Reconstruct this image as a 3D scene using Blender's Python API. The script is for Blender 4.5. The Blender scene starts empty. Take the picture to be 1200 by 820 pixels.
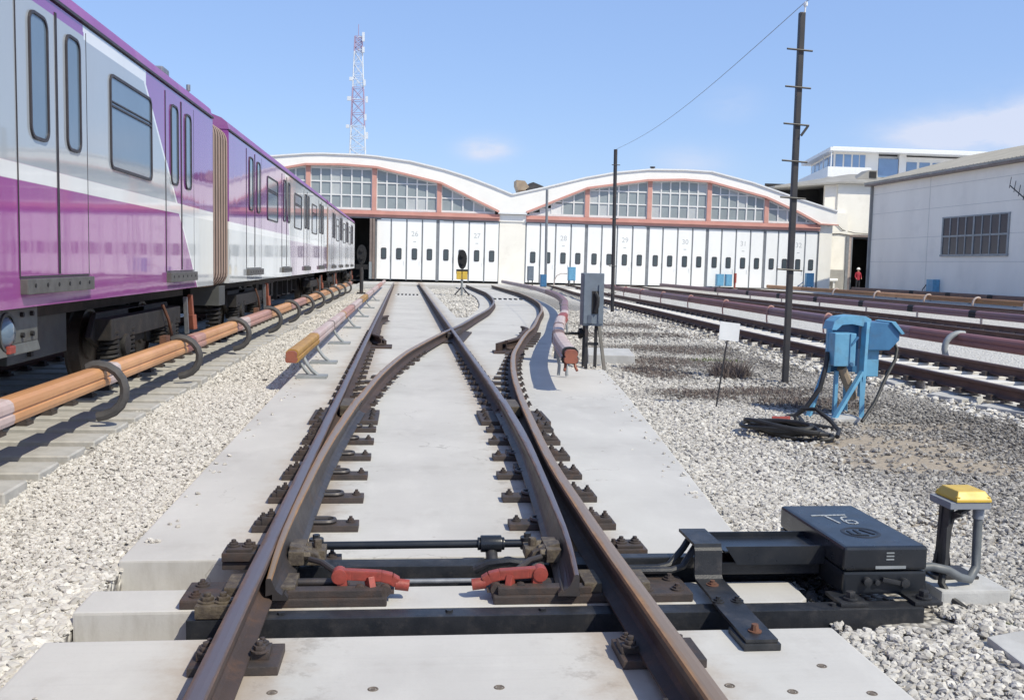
import bpy, bmesh, math, random
import numpy as np
from mathutils import Vector, Matrix

random.seed(7)
RNG = np.random.default_rng(11)
PI = math.pi
R = math.radians
SC = bpy.context.scene
COL = SC.collection

# ------------------------------------------------------------------ camera
YAW, PITCH, ROLL, CAMH = 0.10892, 0.08695, 0.022, 1.49
cam = bpy.data.cameras.new("camera")
cam.sensor_width = 36.0
cam.lens = 34.5
cam.clip_start = 0.05
cam.clip_end = 5000
cam_ob = bpy.data.objects.new("camera", cam)
COL.objects.link(cam_ob)
cam_ob.matrix_world = (Matrix.Translation((0, 0, CAMH)) @ Matrix.Rotation(-YAW, 4, 'Z')
                       @ Matrix.Rotation(PI / 2 - PITCH, 4, 'X') @ Matrix.Rotation(ROLL, 4, 'Z'))
SC.camera = cam_ob

# ------------------------------------------------------------------ light
SUN_DIR = Vector((0.60, -0.64, 1.0)).normalized()          # towards the sun
SUN_EL = math.asin(SUN_DIR.z)
sun = bpy.data.lights.new("sun", 'SUN')
sun.energy = 4.3
sun.angle = R(0.5)
sun.color = (1.0, 0.935, 0.76)
sun_ob = bpy.data.objects.new("sun", sun)
COL.objects.link(sun_ob)
sun_ob.rotation_euler = SUN_DIR.to_track_quat('Z', 'Y').to_euler()

SC.view_settings.view_transform = 'Standard'
SC.view_settings.look = 'None'
SC.view_settings.exposure = 0.0
SC.view_settings.gamma = 1.0
SC.view_settings.use_curve_mapping = False

world = bpy.data.worlds.new("World")
SC.world = world
world.use_nodes = True


CLOUDS = ((0.535, 0.128, 0.055, 0.0125, 1.6), (0.63, 0.136, 0.07, 0.020, 1.6), (0.080, 0.1145, 0.018, 0.008, 1.7), (0.28, 0.104, 0.03, 0.014, 0.4),
          (0.32, 0.160, 0.02, 0.012, 0.35), (1.3, 0.13, 0.25, 0.05, 0.9), (-1.2, 0.15, 0.3, 0.05, 0.9), (2.6, 0.2, 0.4, 0.06, 0.9))


def build_world():
    nt = world.node_tree
    N, L = nt.nodes, nt.links
    N.clear()
    out = N.new('ShaderNodeOutputWorld')
    bg = N.new('ShaderNodeBackground')
    bg.inputs['Strength'].default_value = 0.15
    sky = N.new('ShaderNodeTexSky')
    sky.sky_type = 'NISHITA'
    sky.sun_disc = False
    sky.sun_elevation = SUN_EL
    sky.sun_rotation = math.atan2(SUN_DIR.x, SUN_DIR.y)
    sky.altitude = 0
    sky.air_density = 1.0
    sky.dust_density = 0.6
    sky.ozone_density = 2.2
    tc = N.new('ShaderNodeTexCoord')

    def math_(op, a, b=None, c=None):
        m = N.new('ShaderNodeMath')
        m.operation = op
        for i, v in enumerate((a, b, c)):
            if v is None:
                continue
            if isinstance(v, (int, float)):
                m.inputs[i].default_value = v
            else:
                L.new(v, m.inputs[i])
        return m.outputs[0]
    sep = N.new('ShaderNodeSeparateXYZ')
    L.new(tc.outputs['Generated'], sep.inputs[0])
    az = math_('ARCTAN2', sep.outputs[0], sep.outputs[1])
    el = math_('ARCSINE', sep.outputs[2])
    # soft fair weather cloud: noise on direction, several low banks above the horizon
    nz = N.new('ShaderNodeTexNoise')
    nz.inputs['Scale'].default_value = 9.0
    nz.inputs['Detail'].default_value = 6.0
    nz.inputs['Roughness'].default_value = 0.6
    mp = N.new('ShaderNodeMapping')
    mp.inputs['Scale'].default_value = (1, 1, 2.4)
    L.new(tc.outputs['Generated'], mp.inputs[0])
    L.new(mp.outputs[0], nz.inputs['Vector'])
    total = None
    for (a0, e0, sa, se, w) in CLOUDS:
        da = math_('DIVIDE', math_('SUBTRACT', az, a0), sa)
        de = math_('DIVIDE', math_('SUBTRACT', el, e0), se)
        r2 = math_('ADD', math_('MULTIPLY', da, da), math_('MULTIPLY', de, de))
        g = math_('MULTIPLY', math_('EXPONENT', math_('MULTIPLY', r2, -0.7)), w)
        total = g if total is None else math_('ADD', total, g)
    n2 = math_('MULTIPLY', math_('SUBTRACT', nz.outputs['Fac'], 0.30), 3.2)
    n2 = math_('MINIMUM', math_('MAXIMUM', n2, 0.0), 1.3)
    fac = math_('MINIMUM', math_('MULTIPLY', total, n2), 0.8)
    # an even blue added to the model sky: the clear, saturated blue of the picture
    mv = N.new('ShaderNodeMix')
    mv.data_type = 'RGBA'
    up = N.new('ShaderNodeMapRange')
    up.interpolation_type = 'SMOOTHSTEP'
    up.inputs['From Min'].default_value = 0.35
    up.inputs['From Max'].default_value = 1.1
    up.inputs['To Min'].default_value = 0.5
    up.inputs['To Max'].default_value = 0.12
    L.new(el, up.inputs['Value'])
    L.new(up.outputs[0], mv.inputs[0])
    mv.inputs[7].default_value = (2.35, 3.7, 7.1, 1)
    L.new(sky.outputs[0], mv.inputs[6])
    mx = N.new('ShaderNodeMix')
    mx.data_type = 'RGBA'
    mx.inputs[7].default_value = (5.0, 5.3, 6.3, 1)
    L.new(fac, mx.inputs[0])
    L.new(mv.outputs[2], mx.inputs[6])
    L.new(mx.outputs[2], bg.inputs['Color'])
    L.new(bg.outputs[0], out.inputs[0])


build_world()

# ------------------------------------------------------------------ material helpers


class NT:
    """tiny node graph helper"""

    def __init__(self, name):
        self.m = bpy.data.materials.new(name)
        self.m.use_nodes = True
        self.N = self.m.node_tree.nodes
        self.L = self.m.node_tree.links
        self.b = self.N['Principled BSDF']
        self.tc = self.N.new('ShaderNodeTexCoord')
        self.co = self.tc.outputs['Object']

    def setin(self, node, key, v):
        if isinstance(v, (int, float)):
            node.inputs[key].default_value = v
        elif isinstance(v, (tuple, list)):
            v = tuple(v)
            if len(v) == 3 and node.inputs[key].type == 'RGBA':
                v = v + (1,)
            node.inputs[key].default_value = v
        else:
            self.L.new(v, node.inputs[key])

    def math(self, op, a, b=None, c=None, clamp=False):
        n = self.N.new('ShaderNodeMath')
        n.operation = op
        n.use_clamp = clamp
        for i, v in enumerate((a, b, c)):
            if v is not None:
                self.setin(n, i, v)
        return n.outputs[0]

    def mix(self, f, a, b, mode='MIX'):
        n = self.N.new('ShaderNodeMix')
        n.data_type = 'RGBA'
        n.blend_type = mode
        self.setin(n, 0, f)
        self.setin(n, 6, a)
        self.setin(n, 7, b)
        return n.outputs[2]

    def scaled(self, s):
        n = self.N.new('ShaderNodeMapping')
        n.inputs['Scale'].default_value = s
        self.L.new(self.co, n.inputs[0])
        return n.outputs[0]

    def noise(self, scale, detail=4, rough=0.55, vec=None):
        n = self.N.new('ShaderNodeTexNoise')
        n.inputs['Scale'].default_value = scale
        n.inputs['Detail'].default_value = detail
        n.inputs['Roughness'].default_value = rough
        self.L.new(vec if vec is not None else self.co, n.inputs['Vector'])
        return n.outputs['Fac']

    def voro(self, scale, out='Distance', feature='F1', vec=None):
        n = self.N.new('ShaderNodeTexVoronoi')
        n.feature = feature
        n.inputs['Scale'].default_value = scale
        self.L.new(vec if vec is not None else self.co, n.inputs['Vector'])
        return n.outputs[out]

    def ramp(self, f, lo, hi):
        n = self.N.new('ShaderNodeMapRange')
        n.interpolation_type = 'SMOOTHSTEP'
        n.inputs['From Min'].default_value = lo
        n.inputs['From Max'].default_value = hi
        self.setin(n, 'Value', f)
        return n.outputs[0]

    def bump(self, h, strength=0.3, dist=0.02):
        n = self.N.new('ShaderNodeBump')
        n.inputs['Strength'].default_value = strength
        n.inputs['Distance'].default_value = dist
        self.setin(n, 'Height', h)
        self.L.new(n.outputs[0], self.b.inputs['Normal'])

    def xyz(self):
        n = self.N.new('ShaderNodeSeparateXYZ')
        self.L.new(self.co, n.inputs[0])
        return n.outputs

    def done(self, col, rough=0.6, metal=0.0, spec=0.5, coat=0.0):
        self.setin(self.b, 'Base Color', col)
        self.setin(self.b, 'Roughness', rough)
        self.setin(self.b, 'Metallic', metal)
        self.setin(self.b, 'Specular IOR Level', spec)
        if coat:
            self.setin(self.b, 'Coat Weight', coat)
            self.setin(self.b, 'Coat Roughness', 0.06)
        return self.m


MATS = {}


def pmat(name, c1, c2=None, scale=8.0, rough=0.6, metal=0.0, bump=0.0, bscale=60.0, dist=0.01,
         stretch=None, dirt=None, dscale=3.0, damt=0.5, spec=0.5, coat=0.0, rvar=0.1):
    t = NT(name)
    vec = t.scaled(stretch) if stretch else None
    n1 = t.noise(scale, 6, 0.6, vec)
    col = t.mix(t.ramp(n1, 0.35, 0.65), c1, c2 or tuple(v * 0.8 for v in c1))
    if dirt:
        n2 = t.noise(dscale, 8, 0.65)
        col = t.mix(t.math('MULTIPLY', t.ramp(n2, 0.5, 0.72), damt), col, dirt)
    if bump:
        t.bump(t.noise(bscale, 5, 0.65), bump, dist)
    n3 = t.noise(scale * 2.3, 3)
    rg = t.math('ADD', t.math('MULTIPLY', t.math('SUBTRACT', n3, 0.5), rvar * 2), rough, clamp=True)
    MATS[name] = t.done(col, rg, metal, spec, coat)
    return MATS[name]


pmat('rail_side', (0.050, 0.036, 0.034), (0.068, 0.046, 0.040), 5, 0.72, 0.0, 0.4, 90, 0.004, (1, .25, 1), (0.13, 0.068, 0.04), 9, 0.5)
pmat('rail_rust', (0.115, 0.058, 0.045), (0.085, 0.045, 0.037), 4, 0.75, 0.0, 0.3, 90, 0.004, (1, .25, 1), (0.17, 0.085, 0.055), 6, 0.5)
pmat('blade_side', (0.070, 0.064, 0.066), (0.05, 0.044, 0.045), 6, 0.5, 0.3, 0.25, 90, 0.003, (1, .2, 1), (0.12, 0.075, 0.05), 7, 0.5)
pmat('plate_iron', (0.050, 0.043, 0.043), (0.075, 0.058, 0.053), 14, 0.62, 0.1, 0.5, 120, 0.004, None, (0.12, 0.06, 0.035), 11, 0.4)
pmat('black_steel', (0.017, 0.019, 0.024), (0.03, 0.031, 0.036), 10, 0.42, 0.0, 0.35, 130, 0.003, None, (0.10, 0.09, 0.085), 14, 0.35)
pmat('black_paint', (0.013, 0.016, 0.022), (0.018, 0.021, 0.028), 5, 0.30, 0.0, 0.12, 160, 0.002, None, (0.07, 0.065, 0.06), 6, 0.25)
pmat('black_matt', (0.016, 0.019, 0.026), (0.02, 0.023, 0.03), 6, 0.5)
pmat('black_plain', (0.007, 0.007, 0.009), (0.012, 0.012, 0.014), 9, 0.65, 0.0, 0.2, 90, 0.003)
pmat('rubber', (0.060, 0.058, 0.060), (0.08, 0.076, 0.078), 12, 0.6, 0.0, 0.2, 100, 0.003)
pmat('cable_black', (0.016, 0.016, 0.018), (0.028, 0.027, 0.027), 12, 0.55)
pmat('grey_hose', (0.105, 0.115, 0.125), (0.135, 0.145, 0.155), 14, 0.5)
pmat('red_paint', (0.34, 0.062, 0.046), (0.25, 0.05, 0.038), 25, 0.5, 0, 0.3, 110, 0.003, None, (0.20, 0.08, 0.05), 20, 0.55)
pmat('greased', (0.13, 0.105, 0.075), (0.07, 0.055, 0.045), 22, 0.6, 0.1, 0.7, 70, 0.006, None, (0.23, 0.19, 0.14), 28, 0.5)
pmat('galv', (0.30, 0.31, 0.33), (0.22, 0.23, 0.25), 14, 0.45, 0.5, 0.1, 80, 0.002)
pmat('yellow_paint', (0.68, 0.46, 0.07), (0.60, 0.40, 0.06), 9, 0.45, 0, 0.1, 90, 0.002, None, (0.40, 0.30, 0.12), 12, 0.3)
pmat('grey_plastic', (0.26, 0.28, 0.32), (0.22, 0.24, 0.28), 9, 0.5)
pmat('cabinet_grey', (0.17, 0.205, 0.25), (0.14, 0.17, 0.21), 5, 0.5, 0, 0.1, 60, 0.003, None, (0.12, 0.10, 0.09), 6, 0.3)
pmat('blue_paint', (0.15, 0.38, 0.57), (0.12, 0.32, 0.50), 6, 0.45, 0, 0.12, 70, 0.003, None, (0.12, 0.17, 0.21), 7, 0.45)
pmat('blue_dark', (0.055, 0.18, 0.35), (0.045, 0.15, 0.30), 6, 0.45, 0, 0.12, 70, 0.003, None, (0.07, 0.09, 0.12), 7, 0.4)
pmat('cover_orange', (0.62, 0.33, 0.16), (0.52, 0.26, 0.12), 3, 0.48, 0, 0.05, 50, 0.003, (1, .3, 1), (0.35, 0.20, 0.13), 5, 0.35)
pmat('cover_pink', (0.50, 0.28, 0.23), (0.40, 0.22, 0.19), 4, 0.55, 0, 0.05, 50, 0.003, (1, .3, 1), (0.28, 0.17, 0.14), 5, 0.4)
pmat('cover_pale', (0.54, 0.45, 0.43), (0.50, 0.37, 0.35), 4, 0.55, 0, 0.05, 50, 0.003, (1, .3, 1), (0.26, 0.19, 0.16), 5, 0.4)
pmat('cover_ochre', (0.46, 0.26, 0.06), (0.36, 0.19, 0.045), 5, 0.5, 0, 0.05, 50, 0.003, (1, .3, 1), (0.16, 0.09, 0.04), 7, 0.5)
pmat('cover_purple', (0.21, 0.115, 0.135), (0.25, 0.125, 0.13), 2, 0.45, 0, 0.05, 50, 0.003, (1, .3, 1), (0.24, 0.13, 0.11), 3, 0.45)
pmat('cover_redbrown', (0.29, 0.115, 0.10), (0.24, 0.10, 0.10), 2, 0.5, 0, 0.05, 50, 0.003, (1, .3, 1), (0.12, 0.06, 0.05), 3, 0.4)
pmat('cover_brown', (0.36, 0.18, 0.07), (0.27, 0.12, 0.05), 2, 0.5, 0, 0.05, 50, 0.003, (1, .3, 1), (0.15, 0.09, 0.06), 3, 0.4)
pmat('cover_dark', (0.19, 0.11, 0.085), (0.16, 0.09, 0.075), 2, 0.55, 0, 0.05, 50, 0.003)
pmat('hoop_pale', (0.50, 0.42, 0.385), (0.40, 0.32, 0.29), 6, 0.55)
pmat('hoop_grey', (0.30, 0.32, 0.34), (0.24, 0.26, 0.27), 6, 0.5)
pmat('pole_dark', (0.030, 0.030, 0.034), (0.045, 0.042, 0.043), 3, 0.5, 0, 0.15, 60, 0.003, None, (0.10, 0.055, 0.04), 4, 0.35)
pmat('white_sheet', (0.78, 0.79, 0.80), (0.72, 0.73, 0.74), 6, 0.5)
pmat('white_wall', (0.88, 0.865, 0.835), (0.84, 0.825, 0.795), 0.8, 0.75, 0, 0.06, 12, 0.01, None, (0.70, 0.66, 0.60), 0.9, 0.2)
pmat('cream_wall', (0.87, 0.84, 0.77), (0.83, 0.80, 0.73), 0.7, 0.8, 0, 0.08, 14, 0.01, None, (0.55, 0.50, 0.43), 0.8, 0.25)
pmat('door_white', (0.88, 0.885, 0.88), (0.85, 0.855, 0.85), 1.2, 0.5, 0, 0.0, 10, 0.01, (1, 1, .3), (0.72, 0.72, 0.70), 1.4, 0.2)
pmat('pink_trim', (0.60, 0.315, 0.265), (0.55, 0.28, 0.235), 1.5, 0.65, 0, 0.05, 20, 0.01, None, (0.48, 0.30, 0.25), 2.0, 0.4)
pmat('post_grey', (0.22, 0.235, 0.255), (0.17, 0.18, 0.20), 2, 0.5)
pmat('frame_white', (0.74, 0.74, 0.74), (0.68, 0.68, 0.68), 3, 0.55)
pmat('print_grey', (0.50, 0.52, 0.53), (0.45, 0.47, 0.48), 3, 0.6)
pmat('shed_grey', (0.90, 0.845, 0.765), (0.85, 0.795, 0.72), 0.5, 0.75, 0, 0.08, 12, 0.01, (1, 1, .35), (0.68, 0.64, 0.59), 0.5, 0.35)
pmat('shed_joint', (0.66, 0.63, 0.585), (0.60, 0.57, 0.53), 1.5, 0.8)
pmat('plinth_grey', (0.34, 0.33, 0.31), (0.29, 0.28, 0.27), 1.5, 0.8)
pmat('slate', (0.36, 0.345, 0.32), (0.29, 0.28, 0.26), 1.0, 0.8, 0, 0.1, 10, 0.02, None, (0.34, 0.32, 0.29), 1.6, 0.4)
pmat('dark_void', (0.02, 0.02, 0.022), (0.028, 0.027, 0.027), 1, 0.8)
pmat('brown_frame', (0.23, 0.18, 0.16), (0.18, 0.14, 0.125), 2, 0.6)
pmat('sleeper_conc', (0.47, 0.455, 0.43), (0.39, 0.38, 0.36), 6, 0.85, 0, 0.3, 50, 0.006, None, (0.30, 0.27, 0.24), 4, 0.4)
pmat('sleeper_white', (0.72, 0.70, 0.67), (0.64, 0.62, 0.59), 6, 0.85, 0, 0.3, 50, 0.006, None, (0.42, 0.39, 0.35), 4, 0.35)
pmat('block_conc', (0.52, 0.515, 0.505), (0.45, 0.445, 0.435), 6, 0.85, 0, 0.35, 60, 0.006, None, (0.36, 0.34, 0.31), 5, 0.35)
pmat('sill_grey', (0.10, 0.095, 0.09), (0.13, 0.125, 0.12), 10, 0.6, 0.2, 0.1, 60, 0.003)
pmat('bellows', (0.40, 0.28, 0.215), (0.33, 0.23, 0.18), 4, 0.6, 0, 0, 50, 0.01, (1, 1, .3), (0.20, 0.14, 0.11), 5, 0.35)
pmat('cabinet_drab', (0.13, 0.135, 0.13), (0.10, 0.105, 0.10), 4, 0.6, 0, 0.1, 40, 0.005, None, (0.07, 0.06, 0.055), 5, 0.5)
pmat('bellows_crease_shade', (0.045, 0.032, 0.027), (0.06, 0.042, 0.035), 6, 0.8)  # shade between the bellows folds, painted in as a darker brown
pmat('underframe', (0.012, 0.011, 0.011), (0.020, 0.018, 0.017), 4, 0.7, 0, 0.3, 40, 0.01, None, (0.08, 0.06, 0.045), 6, 0.35)
pmat('under_grey', (0.075, 0.08, 0.08), (0.06, 0.063, 0.063), 4, 0.6, 0, 0.1, 40, 0.005, None, (0.09, 0.08, 0.07), 5, 0.45)
pmat('lever_red', (0.30, 0.10, 0.06), (0.22, 0.075, 0.05), 7, 0.55)
pmat('wheel_steel', (0.06, 0.05, 0.045), (0.09, 0.075, 0.065), 9, 0.5, 0.4)
pmat('frame_rubber', (0.035, 0.03, 0.035), (0.045, 0.04, 0.045), 9, 0.5)
pmat('tan_metal', (0.32, 0.25, 0.18), (0.25, 0.19, 0.14), 2, 0.7)
pmat('mast_red', (0.40, 0.30, 0.42), (0.36, 0.27, 0.39), 1, 0.6)
pmat('mast_white', (0.66, 0.70, 0.76), (0.60, 0.64, 0.70), 1, 0.6)
pmat('rust', (0.17, 0.075, 0.045), (0.12, 0.06, 0.04), 12, 0.75, 0, 0.4, 90, 0.004)
pmat('skin', (0.42, 0.25, 0.18), (0.38, 0.22, 0.16), 4, 0.6)
pmat('jacket', (0.36, 0.022, 0.045), (0.30, 0.02, 0.04), 9, 0.8)
pmat('trousers', (0.018, 0.02, 0.03), (0.025, 0.027, 0.038), 9, 0.85)
pmat('helmet', (0.80, 0.80, 0.80), (0.76, 0.76, 0.76), 4, 0.4)
pmat('chalk', (0.50, 0.54, 0.56), (0.20, 0.22, 0.25), 90, 0.85)
pmat('brush_dry', (0.21, 0.168, 0.15), (0.15, 0.118, 0.105), 3, 0.9)
pmat('grass_green', (0.10, 0.15, 0.035), (0.15, 0.17, 0.05), 6, 0.8)
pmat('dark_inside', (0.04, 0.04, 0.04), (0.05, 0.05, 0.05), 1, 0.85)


def mat_glass(name, c, rough=0.05, spec=0.6):
    t = NT(name)
    n = t.noise(0.9, 3)
    t.bump(t.noise(1.6, 2), 0.03, 0.02)
    return t.done(t.mix(n, c, tuple(v * 1.5 for v in c)), rough, 0.0, spec)


MATS['train_glass'] = mat_glass('train_glass', (0.105, 0.150, 0.205), 0.06, 0.7)
MATS['depot_glass'] = mat_glass('depot_glass', (0.22, 0.25, 0.265), 0.12, 0.5)
MATS['depot_glass_pale'] = mat_glass('depot_glass_pale', (0.36, 0.38, 0.39), 0.2, 0.4)
MATS['shed_glass'] = mat_glass('shed_glass', (0.045, 0.045, 0.055), 0.25, 0.35)
MATS['door_glass'] = mat_glass('door_glass', (0.055, 0.07, 0.08), 0.12, 0.5)
MATS['office_glass'] = mat_glass('office_glass', (0.16, 0.25, 0.40), 0.08, 0.6)
MATS['lamp_glass'] = mat_glass('lamp_glass', (0.10, 0.14, 0.19), 0.08, 0.6)


def mat_rail_top(name, edge, mid, streak):
    """running surface: rusty edges, a burnished band along the middle (uses the sweep's UV, u across, v along)"""
    t = NT(name)
    uv = t.N.new('ShaderNodeSeparateXYZ')
    t.L.new(t.tc.outputs['UV'], uv.inputs[0])
    u = uv.outputs[0]
    st = t.scaled((9, 0.7, 9))
    n = t.noise(3.0, 6, 0.7, st)
    n2 = t.noise(7.0, 8, 0.7)
    d = t.math('ABSOLUTE', t.math('SUBTRACT', u, 0.56))
    d = t.math('ADD', d, t.math('MULTIPLY', t.math('SUBTRACT', n, 0.5), 0.5))
    band = t.math('SUBTRACT', 1.0, t.ramp(d, 0.10, 0.30))
    col = t.mix(t.ramp(n2, 0.35, 0.7), edge, streak)
    col = t.mix(t.math('MULTIPLY', band, 0.9), col, mid)
    rg = t.math('SUBTRACT', 0.62, t.math('MULTIPLY', band, 0.30))
    t.bump(n2, 0.15, 0.003)
    return t.done(col, rg, t.math('MULTIPLY', band, 0.35), 0.5)


MATS['rail_top'] = mat_rail_top('rail_top', (0.095, 0.062, 0.050), (0.150, 0.128, 0.140), (0.19, 0.11, 0.07))
MATS['rail_top_rust'] = mat_rail_top('rail_top_rust', (0.25, 0.135, 0.066), (0.30, 0.215, 0.145), (0.37, 0.205, 0.09))
MATS['rail_top_far'] = mat_rail_top('rail_top_far', (0.14, 0.080, 0.062), (0.17, 0.13, 0.115), (0.17, 0.09, 0.06))


def mat_slab(name='slab_concrete'):
    t = NT(name)
    big = t.noise(0.55, 5, 0.6)
    med = t.noise(3.2, 6, 0.65, t.scaled((1, 0.45, 1)))
    fine = t.noise(55, 4, 0.7)
    col = t.mix(t.ramp(big, 0.3, 0.7), (0.56, 0.547, 0.525), (0.47, 0.458, 0.442))
    col = t.mix(t.math('MULTIPLY', t.ramp(med, 0.45, 0.75), 0.45), col, (0.63, 0.617, 0.592))
    col = t.mix(t.math('MULTIPLY', t.ramp(fine, 0.5, 0.85), 0.30), col, (0.40, 0.395, 0.385))
    # trowel lines across the track
    tl = t.noise(2.0, 3, 0.5, t.scaled((0.35, 14, 1)))
    col = t.mix(t.math('MULTIPLY', t.ramp(tl, 0.55, 0.75), 0.14), col, (0.40, 0.39, 0.38))
    # brown rust wash blown off the rails, specks
    x, y, z = t.xyz()
    n = t.noise(4.0, 7, 0.7)
    for c in (-0.62, 0.94):
        d = t.math('ABSOLUTE', t.math('SUBTRACT', x, c))
        w = t.math('SUBTRACT', 1.0, t.ramp(t.math('ADD', d, t.math('MULTIPLY', t.math('SUBTRACT', n, 0.5), 0.5)), 0.04, 0.34))
        col = t.mix(t.math('MULTIPLY', w, 0.68), col, (0.34, 0.265, 0.205))
    # grease dropped under the blades and at the rods
    go = t.noise(6.5, 8, 0.75)
    for c in (-0.42, 0.74):
        d = t.math('ABSOLUTE', t.math('SUBTRACT', x, c))
        w = t.math('SUBTRACT', 1.0, t.ramp(d, 0.05, 0.30))
        ww = t.math('MULTIPLY', w, t.math('MULTIPLY', t.ramp(go, 0.52, 0.64), t.math('SUBTRACT', 1.0, t.ramp(y, 7.0, 11.0))))
        col = t.mix(t.math('MULTIPLY', ww, 0.32), col, (0.16, 0.13, 0.11))
    # old water stains and hairline shrinkage cracks
    ws = t.noise(1.1, 8, 0.72)
    col = t.mix(t.math('MULTIPLY', t.ramp(ws, 0.55, 0.66), 0.22), col, (0.37, 0.345, 0.315))
    wv = t.N.new('ShaderNodeVectorMath')
    wv.operation = 'ADD'
    t.L.new(t.co, wv.inputs[0])
    nz = t.N.new('ShaderNodeTexNoise')
    nz.inputs['Scale'].default_value = 2.4
    nz.inputs['Detail'].default_value = 5
    t.L.new(t.co, nz.inputs['Vector'])
    t.L.new(nz.outputs['Color'], wv.inputs[1])
    ck = t.voro(0.55, 'Distance', 'DISTANCE_TO_EDGE', wv.outputs[0])
    col = t.mix(t.math('MULTIPLY', t.math('SUBTRACT', 1.0, t.ramp(ck, 0.0, 0.006)), t.math('MULTIPLY', t.ramp(t.noise(0.8), 0.5, 0.6), 0.5)), col, (0.22, 0.205, 0.19))
    sp = t.voro(5.0)
    sp2 = t.math('MULTIPLY', t.math('SUBTRACT', 1.0, t.ramp(sp, 0.03, 0.09)), t.ramp(t.noise(3.0), 0.52, 0.62))
    col = t.mix(t.math('MULTIPLY', sp2, 0.7), col, (0.22, 0.17, 0.14))
    # vertical faces: pour streaks
    g = t.N.new('ShaderNodeNewGeometry')
    sn = t.N.new('ShaderNodeSeparateXYZ')
    t.L.new(g.outputs['Normal'], sn.inputs[0])
    side = t.math('SUBTRACT', 1.0, t.math('ABSOLUTE', sn.outputs[2]))
    stn = t.noise(2.5, 6, 0.7, t.scaled((6, 6, 1.2)))
    col = t.mix(t.math('MULTIPLY', side, t.math('MULTIPLY', t.ramp(stn, 0.4, 0.7), 0.45)), col, (0.36, 0.34, 0.31))
    t.bump(t.math('ADD', t.math('MULTIPLY', fine, 0.5), t.math('MULTIPLY', tl, 0.8)), 0.25, 0.006)
    return t.done(col, 0.82, 0.0, 0.35)


MATS['slab'] = mat_slab()


def dark_mask_np(x, y):
    """0..1 how far the ballast is fouled with soil at a ground point (real dirt, a property of the ground)"""
    m = np.zeros_like(x)
    for (cx, cy, rx, ry, w) in DARK:
        m = np.maximum(m, w * np.exp(-(((x - cx) / rx) ** 2 + ((y - cy) / ry) ** 2) ** 2))
    return m


DARK = ((3.75, 14.3, 0.55, 1.0, 1.0), (4.35, 15.6, 0.75, 1.2, 1.0), (4.9, 18.2, 1.5, 1.2, 1.0), (5.6, 21.8, 2.0, 1.0, 0.95),
        (6.0, 25.5, 2.2, 1.2, 0.9), (3.55, 11.6, 0.65, 0.75, 1.0), (4.55, 12.0, 0.9, 0.55, 1.0), (4.7, 11.0, 0.9, 0.6, 1.0), (4.7, 14.0, 0.45, 0.6, 0.9),
        (6.2, 15.5, 0.7, 1.2, 0.6), (6.0, 9.0, 1.1, 1.6, 0.5))
DIRT = ((4.35, 8.35, 1.05, 0.85, 1.0), (4.1, 7.5, 0.80, 0.50, 1.0), (4.55, 7.4, 0.6, 0.45, 1.0), (3.45, 5.8, 0.35, 0.5, 0.7), (5.0, 9.5, 0.9, 0.35, 0.9), (4.9, 7.0, 0.6, 0.4, 0.6))


def mat_ground():
    t = NT('ballast_ground')
    x, y, z = t.xyz()

    def blobs(lst):
        tot = None
        for (cx, cy, rx, ry, w) in lst:
            a = t.math('DIVIDE', t.math('SUBTRACT', x, cx), rx)
            b = t.math('DIVIDE', t.math('SUBTRACT', y, cy), ry)
            r2 = t.math('ADD', t.math('MULTIPLY', a, a), t.math('MULTIPLY', b, b))
            g = t.math('MULTIPLY', t.math('EXPONENT', t.math('MULTIPLY', t.math('MULTIPLY', r2, r2), -1.0)), w)
            tot = g if tot is None else t.math('MAXIMUM', tot, g)
        return tot
    v1 = t.voro(22, 'Color')
    sepc = t.N.new('ShaderNodeSeparateColor')
    t.L.new(v1, sepc.inputs[0])
    d1 = t.voro(22, 'Distance')
    tone = sepc.outputs[0]
    col = t.mix(tone, (0.30, 0.285, 0.265), (0.66, 0.635, 0.595))
    col = t.mix(t.math('MULTIPLY', t.ramp(d1, 0.40, 0.75), 0.55), col, (0.14, 0.125, 0.11))
    n = t.noise(0.5, 6, 0.65)
    right = t.ramp(t.math('ADD', x, t.math('MULTIPLY', t.math('SUBTRACT', n, 0.5), 2.5)), 2.6, 4.6)
    right = t.math('MULTIPLY', right, t.math('SUBTRACT', 1.0, t.ramp(x, 6.3, 7.6)))
    col = t.mix(t.math('MULTIPLY', right, 0.65), col, t.mix(tone, (0.12, 0.118, 0.118), (0.36, 0.35, 0.345)))
    far = t.ramp(x, 6.6, 8.0)
    col = t.mix(t.math('MULTIPLY', far, 0.85), col, t.mix(tone, (0.50, 0.485, 0.46), (0.74, 0.72, 0.69)))
    nb = t.noise(2.2, 7, 0.7)
    dk = t.math('MULTIPLY', blobs(DARK), t.ramp(nb, 0.2, 0.5))
    col = t.mix(dk, col, t.mix(t.noise(30, 4), (0.115, 0.10, 0.09), (0.235, 0.21, 0.19)))
    di = t.math('MULTIPLY', blobs(DIRT), t.ramp(nb, 0.15, 0.4))
    col = t.mix(di, col, t.mix(t.noise(25, 5), (0.32, 0.265, 0.205), (0.44, 0.38, 0.305)))
    h = t.math('SUBTRACT', t.math('ADD', t.math('MULTIPLY', tone, 0.4), 1.0), d1)
    h = t.math('MULTIPLY', h, t.math('SUBTRACT', 1.0, t.math('MULTIPLY', t.math('MAXIMUM', di, dk), 0.85)))
    h = t.math('ADD', h, t.math('MULTIPLY', t.noise(9, 6, 0.7), t.math('MULTIPLY', di, 0.8)))
    t.bump(h, 0.9, 0.04)
    return t.done(col, 0.9, 0.0, 0.25)


MATS['ground'] = mat_ground()


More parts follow.
